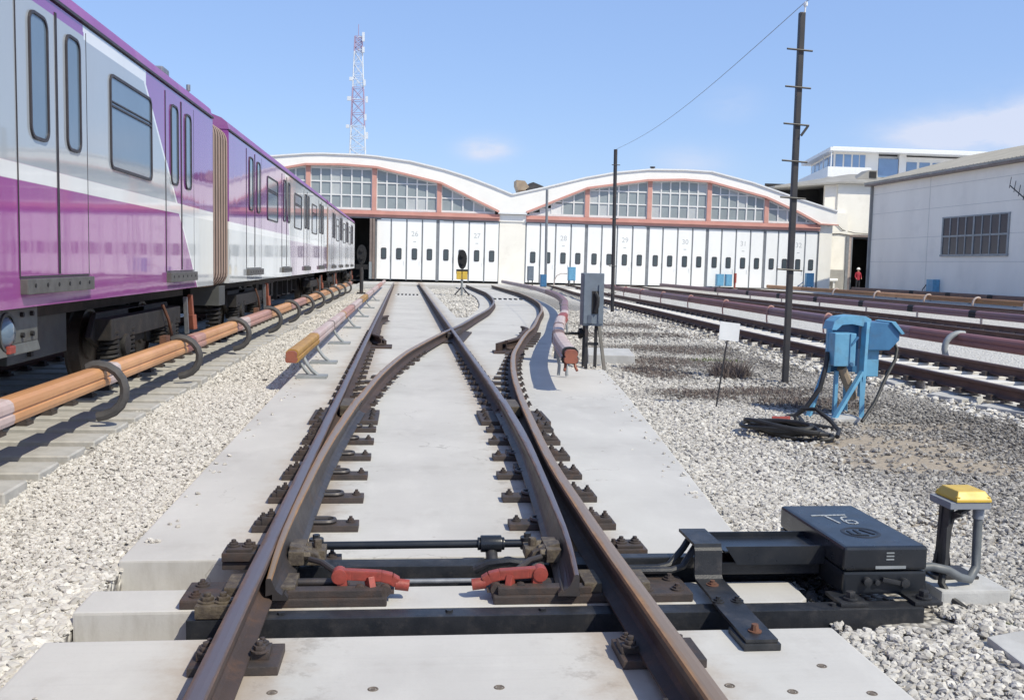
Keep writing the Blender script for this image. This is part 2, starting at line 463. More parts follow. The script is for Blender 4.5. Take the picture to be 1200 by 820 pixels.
def mat_stone():
    t = NT('ballast_stone')
    a = t.N.new('ShaderNodeAttribute')
    a.attribute_type = 'INSTANCER'
    a.attribute_name = 'tone'
    b = t.N.new('ShaderNodeAttribute')
    b.attribute_type = 'INSTANCER'
    b.attribute_name = 'foul'
    tone = a.outputs['Fac']
    foul = b.outputs['Fac']
    n = t.noise(3.0, 4, 0.65)
    col = t.mix(tone, (0.27, 0.255, 0.24), (0.72, 0.695, 0.65))
    col = t.mix(t.math('MULTIPLY', t.ramp(n, 0.45, 0.75), 0.35), col, (0.43, 0.36, 0.28))
    col = t.mix(foul, col, t.mix(tone, (0.085, 0.075, 0.068), (0.24, 0.225, 0.21)))
    return t.done(col, 0.88, 0.0, 0.3)


MATS['stone'] = mat_stone()


def mat_dark_stone():
    return pmat('dark_stone', (0.020, 0.021, 0.024), (0.045, 0.044, 0.045), 20, 0.7)


mat_dark_stone()


def mat_livery(name, kind, yc):
    """metro livery as paint: purple, pale grey and white fields split by a level stripe and a leaning one"""
    t = NT(name)
    x, y, z = t.xyz()
    y = t.math('ADD', y, yc)          # the car's own origin lies at its middle, on rail level
    z = t.math('ADD', z, 0.155)
    purple = t.mix(t.noise(0.8, 3), (0.275, 0.080, 0.315), (0.25, 0.070, 0.29))
    plum = t.mix(t.noise(0.8, 3), (0.325, 0.070, 0.30), (0.29, 0.060, 0.27))
    grey = t.mix(t.noise(0.9, 3), (0.40, 0.435, 0.475), (0.365, 0.40, 0.44))
    pale = t.mix(t.noise(0.9, 3), (0.60, 0.63, 0.645), (0.55, 0.58, 0.60))
    white = (0.80, 0.81, 0.82)

    def gt(v, lim, w=0.006):
        return t.ramp(t.math('SUBTRACT', v, lim), -w, w)

    def band(v, lo, hi):
        return t.math('MULTIPLY', gt(v, lo), t.math('SUBTRACT', 1.0, gt(v, hi)))
    if kind == 1:
        y0, y1, za, zb = 11.30, 13.95, 3.36, 1.10
        s0, s1 = 2.03, 2.155
        ystart = 9.19
    else:
        y0, y1, za, zb = 23.75, 25.2, 3.36, 1.10
        s0, s1 = 1.955, 2.075
        ystart = 24.0
    # leaning stripe, slightly bowed
    f = t.math('DIVIDE', t.math('SUBTRACT', za, z), za - zb, clamp=False)
    f = t.math('MINIMUM', t.math('MAXIMUM', f, 0.0), 1.0)
    fb = t.math('ADD', f, t.math('MULTIPLY', t.math('MULTIPLY', f, t.math('SUBTRACT', 1.0, f)), 0.03))
    yd = t.math('ADD', t.math('MULTIPLY', fb, y1 - y0), y0)
    after = gt(y, yd, 0.008)
    above = gt(z, s1)
    stripe = band(z, s0, s1)
    if kind == 1:
        up = t.mix(after, grey, purple)
        low = t.mix(after, plum, pale)
    else:
        up = t.mix(after, purple, pale)
        low = t.mix(after, pale, t.mix(0.35, plum, pale))
    col = t.mix(above, low, up)
    col = t.mix(stripe, col, white)
    dl = t.math('SUBTRACT', y, yd)
    col = t.mix(band(dl, -0.075, 0.0), col, white)
    # white band under the gutter where the upper field is grey
    if kind == 1:
        tb = t.math('MULTIPLY', band(z, 3.375, 3.49), t.math('MULTIPLY', gt(y, ystart), t.math('SUBTRACT', 1.0, gt(y, yd))))
        col = t.mix(tb, col, white)
        pb = t.math('MULTIPLY', gt(z, 3.40), t.math('SUBTRACT', 1.0, gt(y, ystart)))
        col = t.mix(pb, col, purple)
    else:
        rail = t.math('MULTIPLY', gt(z, 3.40), t.math('SUBTRACT', 1.0, after))
        col = t.mix(rail, col, purple)
    # road film, heavier along the skirt
    dn = t.noise(1.6, 7, 0.7, t.scaled((1, 1, .25)))
    skirt = t.math('SUBTRACT', 1.0, t.ramp(z, 1.1, 1.9))
    dirt = t.math('ADD', t.math('MULTIPLY', t.ramp(dn, 0.45, 0.8), 0.10), t.math('MULTIPLY', t.math('MULTIPLY', skirt, dn), 0.16))
    col = t.mix(dirt, col, (0.30, 0.26, 0.24))
    t.bump(t.noise(1.5, 2, 0.5, t.scaled((1, 1.4, .40))), 0.06, 0.04)
    rg = t.math('ADD', 0.02, t.math('MULTIPLY', dn, 0.06))
    t.b.inputs['Coat Weight'].default_value = 0.25
    t.b.inputs['Coat Roughness'].default_value = 0.02
    return t.done(col, rg, 0.0, 0.62, 0.0)


MATS['livery_lead'] = mat_livery('livery_lead', 1, (-4.2 + 15.03) / 2)
MATS['livery_mid'] = mat_livery('livery_mid', 2, (16.35 + 36.0) / 2)
pmat('livery_rear', (0.55, 0.56, 0.60), (0.50, 0.50, 0.55), 0.8, 0.2, 0, 0, 30, 0.01, None, (0.42, 0.30, 0.42), 0.9, 0.5, 0.5, 0.3)
pmat('roof_purple', (0.29, 0.10, 0.31), (0.25, 0.085, 0.27), 1.0, 0.4, 0, 0.0, 30, 0.01, None, (0.34, 0.26, 0.30), 1.5, 0.3, 0.35)

# ------------------------------------------------------------------ object helpers


def tag(o, label=None, cat=None, group=None, kind=None):
    if label:
        o['label'] = label
    if cat:
        o['category'] = cat
    if group:
        o['group'] = group
    if kind:
        o['kind'] = kind
    return o


def thing(name, label, cat, loc=(0, 0, 0), group=None, parent=None):
    o = bpy.data.objects.new(name, None)
    o.empty_display_size = 0.2
    COL.objects.link(o)
    o.location = loc
    return tag(o, label, cat, group)


def root_loc(p):
    v = Vector((0, 0, 0))
    while p is not None:
        v += Vector(p.location)
        p = p.parent
    return v


class MB:
    def __init__(self):
        self.v, self.f, self.mi, self.sm, self.uv = [], [], [], [], {}

    def add(self, verts, faces, mi=0, smooth=False):
        b = len(self.v)
        self.v += [tuple(p) for p in verts]
        for k, f in enumerate(faces):
            self.f.append(tuple(b + i for i in f))
            self.mi.append(mi if isinstance(mi, int) else mi[k])
            self.sm.append(smooth)
        return self

    def box(self, x0, x1, y0, y1, z0, z1, mi=0, rz=0.0, c=None):
        vs = [(x, y, z) for z in (z0, z1) for y in (y0, y1) for x in (x0, x1)]
        if rz:
            cx, cy = c or ((x0 + x1) / 2, (y0 + y1) / 2)
            ca, sa = math.cos(rz), math.sin(rz)
            vs = [(cx + (x - cx) * ca - (y - cy) * sa, cy + (x - cx) * sa + (y - cy) * ca, z) for x, y, z in vs]
        return self.add(vs, [(0, 2, 3, 1), (4, 5, 7, 6), (0, 1, 5, 4), (2, 6, 7, 3), (0, 4, 6, 2), (1, 3, 7, 5)], mi)

    def bar(self, a, b, w, h, mi=0, up=(0, 0, 1)):
        """square bar from a to b, w across, h along up"""
        a, b = Vector(a), Vector(b)
        d = (b - a).normalized()
        s = d.cross(Vector(up))
        if s.length < 1e-5:
            s = d.cross(Vector((1, 0, 0)))
        s.normalize()
        u = s.cross(d).normalized()
        vs = []
        for p in (a, b):
            for (i, j) in ((-1, -1), (1, -1), (1, 1), (-1, 1)):
                vs.append(p + s * (w / 2 * i) + u * (h / 2 * j))
        return self.add(vs, [(3, 2, 1, 0), (4, 5, 6, 7), (0, 1, 5, 4), (1, 2, 6, 5), (2, 3, 7, 6), (3, 0, 4, 7)], mi)

    def cyl(self, a, b, r, r2=None, n=12, mi=0, cap=True):
        a, b = Vector(a), Vector(b)
        r2 = r if r2 is None else r2
        d = (b - a).normalized()
        s = d.cross(Vector((0, 0, 1)))
        if s.length < 1e-4:
            s = d.cross(Vector((0, 1, 0)))
        s.normalize()
        u = s.cross(d).normalized()
        vs = []
        for p, rr in ((a, r), (b, r2)):
            for k in range(n):
                t = 2 * PI * k / n
                vs.append(p + (s * math.cos(t) + u * math.sin(t)) * rr)
        fs = [(k, (k + 1) % n, n + (k + 1) % n, n + k) for k in range(n)]
        self.add(vs, fs, mi, n > 6)
        if cap:
            b0 = len(self.v) - 2 * n
            self.f += [tuple(b0 + k for k in reversed(range(n))), tuple(b0 + n + k for k in range(n))]
            self.mi += [mi, mi]
            self.sm += [False, False]
        return self

    def tube(self, pts, r, n=8, mi=0, flat=1.0):
        pts = [Vector(p) for p in pts]
        vs = []
        prev = None
        for i, p in enumerate(pts):
            d = (pts[min(i + 1, len(pts) - 1)] - pts[max(i - 1, 0)]).normalized()
            if prev is None:
                s = d.cross(Vector((0, 0, 1)))
                if s.length < 1e-3:
                    s = d.cross(Vector((0, 1, 0)))
            else:
                s = prev - d * prev.dot(d)
            s.normalize()
            prev = s
            u = s.cross(d).normalized()
            rr = r[i] if isinstance(r, (list, tuple)) else r
            for k in range(n):
                t = 2 * PI * k / n
                vs.append(p + s * math.cos(t) * rr + u * math.sin(t) * rr * flat)
        fs = []
        for i in range(len(pts) - 1):
            for k in range(n):
                fs.append((i * n + k, i * n + (k + 1) % n, (i + 1) * n + (k + 1) % n, (i + 1) * n + k))
        self.add(vs, fs, mi, True)
        b0 = len(self.v) - len(vs)
        self.f += [tuple(b0 + k for k in reversed(range(n))), tuple(b0 + len(vs) - n + k for k in range(n))]
        self.mi += [mi, mi]
        self.sm += [False, False]
        return self

    def prism(self, poly, axis, a, b, mi=0):
        """poly: list of 2D points; axis 'x': (y,z) 'y': (x,z) 'z': (x,y)"""
        def m(p, t):
            return {'x': (t, p[0], p[1]), 'y': (p[0], t, p[1]), 'z': (p[0], p[1], t)}[axis]
        n = len(poly)
        vs = [m(p, a) for p in poly] + [m(p, b) for p in poly]
        fs = [tuple(range(n)), tuple(range(2 * n - 1, n - 1, -1))]
        fs += [(k, n + k, n + (k + 1) % n, (k + 1) % n) for k in range(n)]
        return self.add(vs, fs, mi)

    def lathe(self, prof, c, axis='x', n=20, mi=0):
        """prof: (r, t) along axis from centre c"""
        vs = []
        for r, t in prof:
            for k in range(n):
                a = 2 * PI * k / n
                p = {'x': (t, r * math.cos(a), r * math.sin(a)), 'y': (r * math.cos(a), t, r * math.sin(a)),
                     'z': (r * math.cos(a), r * math.sin(a), t)}[axis]
                vs.append((c[0] + p[0], c[1] + p[1], c[2] + p[2]))
        fs = []
        for i in range(len(prof) - 1):
            for k in range(n):
                fs.append((i * n + k, i * n + (k + 1) % n, (i + 1) * n + (k + 1) % n, (i + 1) * n + k))
        return self.add(vs, fs, mi, True)

    def build(self, name, mats, parent=None, bevel=0.0, seg=2, org=None, fixn=True):
        me = bpy.data.meshes.new(name)
        o0 = root_loc(parent) if parent is not None else Vector(org or (0, 0, 0))
        me.from_pydata([(p[0] - o0.x, p[1] - o0.y, p[2] - o0.z) for p in self.v], [], self.f)
        for p, mi, s in zip(me.polygons, self.mi, self.sm):
            p.material_index = mi
            p.use_smooth = s
        if not isinstance(mats, (list, tuple)):
            mats = [mats]
        for m in mats:
            me.materials.append(MATS[m] if isinstance(m, str) else m)
        if bevel or fixn:
            bm = bmesh.new()
            bm.from_mesh(me)
            if fixn:
                bmesh.ops.recalc_face_normals(bm, faces=bm.faces)
            if bevel:
                es = [e for e in bm.edges if len(e.link_faces) == 2 and e.calc_face_angle(0) > 0.5]
                bmesh.ops.bevel(bm, geom=es, offset=bevel, segments=seg, affect='EDGES', profile=0.7, clamp_overlap=True)
            bm.to_mesh(me)
            bm.free()
        if any(self.sm):
            try:
                me.set_sharp_from_angle(angle=R(40))
            except Exception:
                pass
        ob = bpy.data.objects.new(name, me)
        COL.objects.link(ob)
        if parent is not None:
            ob.parent = parent
        elif org:
            ob.location = org
        return ob


def copy_tree(o, parent=None, dloc=None):
    c = o.copy()
    COL.objects.link(c)
    if parent is not None:
        c.parent = parent
    for ch in list(o.children):
        copy_tree(ch, c)
    return c


def interp(tab, y):
    """monotone cubic (PCHIP) through table of (y, v)"""
    n = len(tab)
    if y <= tab[0][0]:
        return tab[0][1]
    if y >= tab[-1][0]:
        return tab[-1][1]
    for i in range(n - 1):
        if tab[i][0] <= y <= tab[i + 1][0]:
            break
    hs = lambda k: tab[k + 1][0] - tab[k][0]
    dl = lambda k: (tab[k + 1][1] - tab[k][1]) / hs(k)

    def m(k):
        if k == 0:
            return dl(0)
        if k == n - 1:
            return dl(n - 2)
        a, b = dl(k - 1), dl(k)
        return 0.0 if a * b <= 0 else 2 * a * b / (a + b)
    h = hs(i)
    s = (y - tab[i][0]) / h
    y0, y1, m0, m1 = tab[i][1], tab[i + 1][1], m(i) * h, m(i + 1) * h
    return (2 * s**3 - 3 * s**2 + 1) * y0 + (s**3 - 2 * s**2 + s) * m0 + (-2 * s**3 + 3 * s**2) * y1 + (s**3 - s**2) * m1


# ------------------------------------------------------------------ layout of the tracks
D_TAB = [(4.6, 0.0), (6, 0.02), (8, 0.11), (11, 0.31), (14, 0.62), (16, 0.93), (18.7, 1.40), (20.5, 1.76), (24.5, 2.42),
         (28.8, 3.12), (34.6, 3.79), (41, 4.2), (46, 4.38), (62, 4.42), (80, 4.42)]


def xl(y):
    return -0.615 - 0.0026 * (y - 4)


def xr(y):
    return xl(y) + 1.572


def dv(y):
    return interp(D_TAB, y)


def build_ground():
    xs = sorted(set(np.round(np.concatenate([np.linspace(-1500, -60, 10), np.linspace(-60, -6, 14), np.linspace(-6, -1.5, 19),
                                             np.array([-1.43, -1.41, -1.375, -1.368]), np.linspace(-1.4, 1.9, 12), np.array([2.1]), np.linspace(2.2, 9, 40),
                                             np.linspace(9, 60, 20), np.linspace(60, 1500, 10)]), 4)))
    ys = sorted(set(np.round(np.concatenate([np.linspace(-300, -5, 8), np.linspace(-5, 3.6, 16), np.array([3.80, 3.82, 4.93, 4.95]),
                                             np.linspace(4.1, 4.8, 6), np.linspace(5, 16, 56), np.linspace(16, 75, 60), np.linspace(75, 1800, 14)]), 4)))
    vs = []
    rr = random.Random(3)
    for y in ys:
        for x in xs:
            z = -0.075 + 0.016 * math.sin(x * 2.1 + y * 0.7) + 0.012 * math.sin(x * 0.9 - y * 1.9) + rr.uniform(-0.008, 0.008)
            if abs(x) > 60 or y > 60 or y < -6:
                z = -0.08
            if x < -1.6:
                z -= 0.05 * min(1.0, (-1.6 - x) / 1.0)
            if -1.37 < x < 2.05 and 3.81 < y < 4.94:
                z = -0.205
            if x > 6.3:
                z -= 0.03
            vs.append((x, y, z))
    nx, ny = len(xs), len(ys)
    fs = [(j * nx + i, j * nx + i + 1, (j + 1) * nx + i + 1, (j + 1) * nx + i) for j in range(ny - 1) for i in range(nx - 1)]
    mb = MB().add(vs, fs)
    mb.sm = [True] * len(mb.f)
    tag(mb.build('ground', 'ground', fixn=False), kind='structure')


build_ground()


def ground_z(x, y):
    z = -0.075 + 0.016 * np.sin(x * 2.1 + y * 0.7) + 0.012 * np.sin(x * 0.9 - y * 1.9)
    z = z - 0.05 * np.clip((-1.6 - x) / 1.0, 0, 1)
    z = np.where(x > 6.3, z - 0.03, z)
    return z


SLAB_R = [(4.94, 1.83), (8.4, 2.25), (11.5, 2.62), (13.9, 2.86), (13.95, 2.42), (16, 2.40), (18.7, 2.85)]


def slab_right(y):
    if y > 18.7:
        return xr(y) + dv(y) + 0.56
    for (a, va), (b, vb) in zip(SLAB_R, SLAB_R[1:]):
        if a <= y <= b:
            return va + (vb - va) * (y - a) / (b - a)
    return 1.8


def build_slabs():
    def st(o):
        return tag(o, kind='structure')
    # slab A (nearest, runs on behind the camera), sleeper block B, slab C (long)
    m = MB().box(-1.37, 1.80, -6, 3.845, -0.30, 0.0)
    st(m.build('concrete_slab', 'slab', bevel=0.012))
    pmat('socket_dark', (0.11, 0.09, 0.075), (0.19, 0.16, 0.135), 60, 0.8)
    slab_a = [o for o in COL.objects if o.name.startswith('concrete_slab')][-1]
    for (x, y) in ((-0.442, 3.341), (-0.097, 3.348), (0.346, 3.337), (1.175, 3.303), (1.385, 3.241), (1.666, 3.211), (1.586, 3.454)):
        m = MB().cyl((x, y, -0.01), (x, y, 0.0012), 0.010, n=10)
        m.lathe([(0.012, 0.0), (0.014, 0.002), (0.018, 0.002), (0.020, 0.0)], (x, y, 0.0003), 'z', 12)
        k = m.build('anchor_socket', 'socket_dark')
        k.parent = slab_a
    m = MB().prism([(-1.37, 4.16), (1.80, 4.155), (1.84, 4.20), (1.86, 4.42), (1.83, 4.455), (-1.37, 4.44)], 'z', -0.28, 0.0)
    st(m.build('concrete_slab', 'slab', bevel=0.012))
    ysr = [4.94, 6, 7, 8.4, 10, 11.5, 12.7, 13.9, 13.95, 15, 16, 17.3, 18.7] + list(np.arange(20, 62.1, 1.0))
    right = [(slab_right(y), y) for y in ysr]
    # gravel island between the two tracks beyond the crossing
    isl_y = list(np.arange(27.0, 58.1, 1.0))
    inner_l = [(xr(y) + 0.5, y) for y in isl_y]
    inner_r = [(max(xr(y) + 0.5, xl(y) + dv(y) - 0.5), y) for y in isl_y]
    # near piece (no hole), then two legs
    m = MB()
    m.prism([(-1.385, 4.88)] + [(1.80, 4.90)] + [p for p in right if p[1] <= 27] + [(slab_right(27), 27), (xr(27) + 0.5, 27.0), (-1.52, 27.0)], 'z', -0.30, 0.0)
    st(m.build('concrete_slab', 'slab', bevel=0.010))
    m = MB().prism([(-1.52, 27.003)] + inner_l + [(xr(62) + 0.5, 62), (-1.62, 62)], 'z', -0.25, 0.0)
    st(m.build('concrete_slab', 'slab'))
    rr = [(slab_right(y), y) for y in [27.003] + list(np.arange(28, 62.1, 1.0))]
    m = MB().prism([p for p in inner_r] + [(xl(62) + dv(62) - 0.5, 62)] + rr[::-1], 'z', -0.25, 0.0)
    st(m.build('concrete_slab', 'slab'))
    m = MB().box(-3.0, 31, 62.01, 69.9, -0.2, 0.085)
    st(m.build('depot_apron', 'slab'))


build_slabs()

# ------------------------------------------------------------------ rails
PROF = [(-0.066, 0.0), (-0.066, 0.011), (-0.022, 0.027), (-0.009, 0.042), (-0.008, 0.095), (-0.016, 0.108), (-0.034, 0.116), (-0.036, 0.142),
        (-0.030, 0.152), (-0.012, 0.155), (0.012, 0.155), (0.030, 0.152), (0.036, 0.142), (0.034, 0.116), (0.016, 0.108), (0.008, 0.095),
        (0.009, 0.042), (0.022, 0.027), (0.066, 0.011), (0.066, 0.0)]
TOPS = (7, 8, 9, 10, 11)


def sweep_rail(name, ys, fx, z0, mats, parent, prof=PROF, profs=None):
    """rail along y; fx gives the x of its centre; profs(y) may return another profile"""
    n = len(prof)
    vs, us = [], []
    for y in ys:
        x = fx(y)
        e = 0.05
        sl = (fx(y + e) - fx(y - e)) / (2 * e)
        c = 1 / math.sqrt(1 + sl * sl)
        nx_, ny_ = c, -sl * c
        p = profs(y) if profs else prof
        for (a, h) in p:
            vs.append((x + nx_ * a, y + ny_ * a, z0 + h))
    fs, mi = [], []
    for i in range(len(ys) - 1):
        for k in range(n):
            k2 = (k + 1) % n
            fs.append((i * n + k, i * n + k2, (i + 1) * n + k2, (i + 1) * n + k))
            mi.append(1 if k in TOPS else 0)
    fs += [tuple(range(n - 1, -1, -1)), tuple((len(ys) - 1) * n + k for k in range(n))]
    mi += [0, 0]
    mb = MB().add(vs, fs, mi)
    ob = mb.build(name, mats, parent, fixn=False)
    me = ob.data
    uvl = me.uv_layers.new(name='UVMap')
    for p in me.polygons:
        for li in p.loop_indices:
            vi = me.loops[li].vertex_index
            k = vi % n
            uvl.data[li].uv = (min(1, max(0, (k - 6) / 7.0)), vi // n * 0.2)
    return ob


def yrange(a, b, h):
    k = max(1, int(round((b - a) / h)))
    return [a + (b - a) * i / k for i in range(k + 1)]


def bolt_mb(mb, x, y, z, s=0.020, h=0.035, mi=0, w=True):
    h *= 0.72
    if w:
        mb.cyl((x, y, z), (x, y, z + 0.008), s * 1.45, n=10, mi=mi)
    mb.cyl((x, y, z + 0.008), (x, y, z + h * 0.6), s, n=6, mi=mi)
    mb.cyl((x, y, z + h * 0.6), (x, y, z + h), s * 0.55, n=8, mi=mi)


def make_turnout():
    t = thing('railway_turnout', 'railway turnout of brown steel rails bolted to the pale concrete slab, crossing at a frog', 'railway switch', (0, 3.0, 0))
    Z = 0.035
    sweep_rail('stock_rail', yrange(0.3, 62, 0.5), xl, Z, ['rail_side', 'rail_top'], t)
    sr = sweep_rail('stock_rail', yrange(0.3, 4.6, 0.6) + yrange(4.9, 60, 0.35), lambda y: xr(y) + dv(y), Z, ['rail_side', 'rail_top_rust'], t)
    sr['label'] = 'curved outer rail with an orange rusty top'
    tip = 4.14
    # planed blade section at the tip: a thin upright edge on the stock rail side, a long flank down to the foot on the other
    WEDGE = [(-0.080, 0.0), (-0.080, 0.012), (-0.066, 0.030), (-0.056, 0.050), (-0.036, 0.085), (-0.027, 0.105), (-0.019, 0.125), (-0.014, 0.140),
             (-0.011, 0.149), (-0.004, 0.151), (0.004, 0.151), (0.009, 0.149), (0.012, 0.140), (0.012, 0.116), (0.012, 0.108), (0.012, 0.095),
             (0.013, 0.042), (0.014, 0.027), (0.016, 0.011), (0.016, 0.0)]
    WEDGE_L = [(-x_, h_) for x_, h_ in WEDGE[::-1]]

    def drop(y, h):
        q = max(0.0, min(1.0, (4.75 - y) / 0.6))
        return 0.055 * q * q * (1.0 if h > 0.1 else (h / 0.1 if h > 0.04 else 0.0))

    def blend(y, wedge, y1):
        k = max(0.0, min(1.0, (y - tip) / (y1 - tip)))
        return [(a0 + (a1 - a0) * k, h0 + (h1 - h0) * k) for (a0, h0), (a1, h1) in zip(wedge, PROF)]

    def left_profile(y):
        left = xl(y) + 0.0375 - xl_blade(y)          # never through the stock rail
        return [(max(p, left) if h > 0.03 else max(p, left + 0.03), h - drop(y, h)) for p, h in blend(y, WEDGE_L, 8.2)]

    def xl_blade(y):
        g = [(4.0, 0.052), (5.0, 0.054), (6.2, 0.066), (7.0, 0.086), (8.0, 0.128), (9.0, 0.178), (10.0, 0.240), (11, 0.31)]
        off = interp(g, y) if y < 11 else dv(y)
        return xl(y) + off

    frog_y = 19.3
    bl = sweep_rail('switch_blade', yrange(tip, 9.3, 0.2), xl_blade, Z + 0.012, ['blade_side', 'rail_top_rust'], t, profs=left_profile)
    bl['label'] = 'curved blade closed against its stock rail, top rusty orange'
    sweep_rail('closure_rail', yrange(9.304, frog_y - 0.7, 0.4), xl_blade, Z, ['rail_side', 'rail_top_rust'], t)
    XR = [(4.0, -0.205), (4.6, -0.166), (5.4, -0.124), (6.0, -0.096), (7.3, -0.046), (9.0, -0.012), (10.0, 0.0)]

    def xr_blade(y):
        return xr(y) + (interp(XR, y) if y < 10 else 0.0)

    def right_profile(y):
        return [(p, h - drop(y, h)) for p, h in blend(y, WEDGE, 7.6)]
    b2 = sweep_rail('switch_blade', yrange(tip, 9.3, 0.2), xr_blade, Z + 0.012, ['blade_side', 'rail_top'], t, profs=right_profile)
    b2['label'] = 'straight blade standing open, dark grey sides'
    sweep_rail('closure_rail', yrange(9.304, frog_y - 0.7, 0.6), xr_blade, Z, ['rail_side', 'rail_top'], t)
    # common crossing: two wing rails and the vee, cast as one block on a base plate
    fx = lambda y: xr(y)
    cx = lambda y: xl(y) + dv(y)
    sweep_rail('crossing_rail', yrange(frog_y - 0.70, 62, 0.6), fx, Z, ['rail_side', 'rail_top'], t)
    sweep_rail('crossing_rail', yrange(frog_y - 0.70, 60, 0.4), cx, Z + 0.0015, ['rail_side', 'rail_top'], t)
    m = MB()
    m.prism([(fx(18.3) - 0.30, 18.3), (fx(18.3) + 0.16, 18.3), (fx(20.9) + 0.50, 20.9), (fx(20.9) - 0.14, 20.9)], 'z', 0.001, 0.036)
    m.prism([(fx(18.7) - 0.12, 18.7), (fx(18.7) - 0.01, 18.7), (fx(20.4) + 0.26, 20.4), (fx(20.4) + 0.01, 20.4)], 'z', 0.036, 0.150)
    m.build('frog_block', 'plate_iron', t, bevel=0.008)
    # check rails with flared ends
    for s, f0, y0, y1 in ((1, xl, 17.2, 24.0), (-1, lambda y: xr(y) + dv(y), 16.6, 20.6)):
        def cf(y, s=s, f0=f0, y0=y0, y1=y1):
            e = max(0.0, (y0 + 0.7 - y), (y - y1 + 0.7))
            return f0(y) + s * (0.078 + 0.16 * (e / 0.7) ** 1.3)
        sweep_rail('check_rail', yrange(y0, y1, 0.3), cf, Z + 0.006, ['rail_side', 'rail_side'], t)
    m = MB().box(xl(17.1) + 0.05, xl(17.1) + 0.42, 16.9, 17.5, 0.001, 0.03)
    m.bar((xl(17) + 0.30, 17.3, 0.03), (xl(18) + 0.11, 18.6, 0.06), 0.05, 0.16)
    m.build('check_rail_shoe', 'rail_side', t)
    m = MB().box(xr(16.5) + dv(16.5) - 0.46, xr(16.5) + dv(16.5) - 0.06, 16.2, 16.6, 0.001, 0.03)
    m.bar((xr(16.5) + dv(16.5) - 0.40, 16.4, 0.09), (xr(17.8) + dv(17.8) - 0.12, 17.8, 0.09), 0.05, 0.14)
    m.build('check_rail_shoe', 'rail_side', t)

    # ---- slide chairs in the switch: long plates with a raised slide table and two screws
    def chair(x0, x1, y, xs, inner_sign, yaw=0.0):
        """plate from x0 to x1, stock rail centre xs; the inner end points towards the track centre"""
        m = MB().box(x0, x1, y - 0.065, y + 0.065, 0.0008, 0.038)
        p = m.build('tie_plate', 'plate_iron', t, bevel=0.005)
        xi, xo = (x1, x0) if inner_sign > 0 else (x0, x1)
        s = inner_sign
        b = MB()
        bolt_mb(b, xi - s * 0.045, y + 0.015, 0.038, 0.018, 0.045)
        b.build('bolt', 'plate_iron', p)
        b = MB()
        b.box(min(xo + s * 0.02, xo + s * 0.10), max(xo + s * 0.02, xo + s * 0.10), y - 0.045, y + 0.045, 0.0375, 0.062)
        bolt_mb(b, xo + s * 0.055, y, 0.062, 0.019, 0.05)
        b.build('rail_clip', 'plate_iron', p, bevel=0.003)
        b = MB()
        b.box(xs - s * 0.115 - 0.035, xs - s * 0.115 + 0.035, y - 0.05, y + 0.05, 0.0375, 0.080)
        bolt_mb(b, xs - s * 0.105, y, 0.080, 0.020, 0.055)
        b.build('rail_clip', 'plate_iron', p, bevel=0.003)
        # looped slide table
        tb = MB()
        xa, xb = xs + s * 0.10, xi - s * 0.13
        pts = []
        for k in range(9):
            a = PI * k / 8
            pts.append((xb - s * 0.05 + s * 0.05 * math.sin(a), y - 0.045 * math.cos(a), 0.052))
        path = [(xa, y - 0.045, 0.052)] + pts + [(xa, y + 0.045, 0.052)]
        tb.tube(path, 0.013, 6)
        tb.box(min(xa, xb - s * 0.04), max(xa, xb - s * 0.04), y - 0.036, y + 0.036, 0.0375, 0.050)
        tb.build('slide_table', 'blade_side', p)
        return p
    chairs = [4.78, 5.43, 6.08, 6.73, 7.38, 8.03, 8.62]
    for i, y in enumerate(chairs):
        if i:
            chair(-0.822, -0.245, y, xl(y), 1)
            chair(0.57 + 0.035 * i * 0.75, 1.19 + 0.013 * i + 0.008 * i * i * 0.2, y, xr(y) + dv(y), -1)
        else:
            chair(-0.86, -0.30, y, xl(y), 1)
            chair(0.62, 1.20, y, xr(y), -1)
    # heel plates, wide
    for (x0, x1) in ((-0.86, -0.24), (0.71, 1.36)):
        m = MB().box(x0, x1, 8.95, 9.62, 0.0008, 0.042)
        p = m.build('heel_plate', 'plate_iron', t, bevel=0.006)
        for bx in (x0 + 0.06, x1 - 0.06, x0 + 0.20, x1 - 0.20):
            for by in (9.06, 9.28, 9.5):
                b = MB()
                bolt_mb(b, bx, by, 0.042, 0.021, 0.05)
                b.build('bolt', 'plate_iron', p)
    m = MB()
    m.box(xl(9.3) + 0.04, xl(9.3) + 0.15, 9.05, 9.55, 0.07, 0.165)
    m.box(xr(9.3) + dv(9.3) - 0.17, xr(9.3) + dv(9.3) - 0.045, 9.05, 9.55, 0.07, 0.165)
    m.build('heel_block', 'greased', t, bevel=0.006)
    # ---- ordinary chairs beyond the heel, one plate per rail; alike plates share their mesh
    base = MB().box(-0.15, 0.15, -0.07, 0.07, 0.0008, 0.034).build('tie_plate', 'plate_iron', t, bevel=0.004)
    clips = []
    for s in (-1, 1):
        cl = MB()
        cl.box(min(s * 0.062, s * 0.11), max(s * 0.062, s * 0.11), -0.05, 0.05, 0.034, 0.066)
        bolt_mb(cl, s * 0.105, 0, 0.05, 0.022, 0.06)
        clip = cl.build('rail_clip', 'plate_iron')
        clip.parent = base
        clips.append(clip)
    first = True
    for fn, ya, yb in ((xl, 9.95, 24), (lambda y: xl(y) + dv(y), 9.95, 24), (xr, 10.0, 24), (lambda y: xr(y) + dv(y), 9.95, 24)):
        for y in yrange(ya, yb, 0.56):
            if fn is not xl and abs(y - 19.6) < 1.5 and abs(fn(y) - xr(y)) < 0.36:
                continue
            e = 0.1
            o = base if first else base.copy()
            o.location = (fn(y), y - 3.0, 0)
            o.rotation_euler = (0, 0, -math.atan((fn(y + e) - fn(y - e)) / (2 * e)))
            if not first:
                COL.objects.link(o)
                if y < 16:
                    for clip in clips:
                        c = clip.copy()
                        COL.objects.link(c)
                        c.parent = o
            first = False
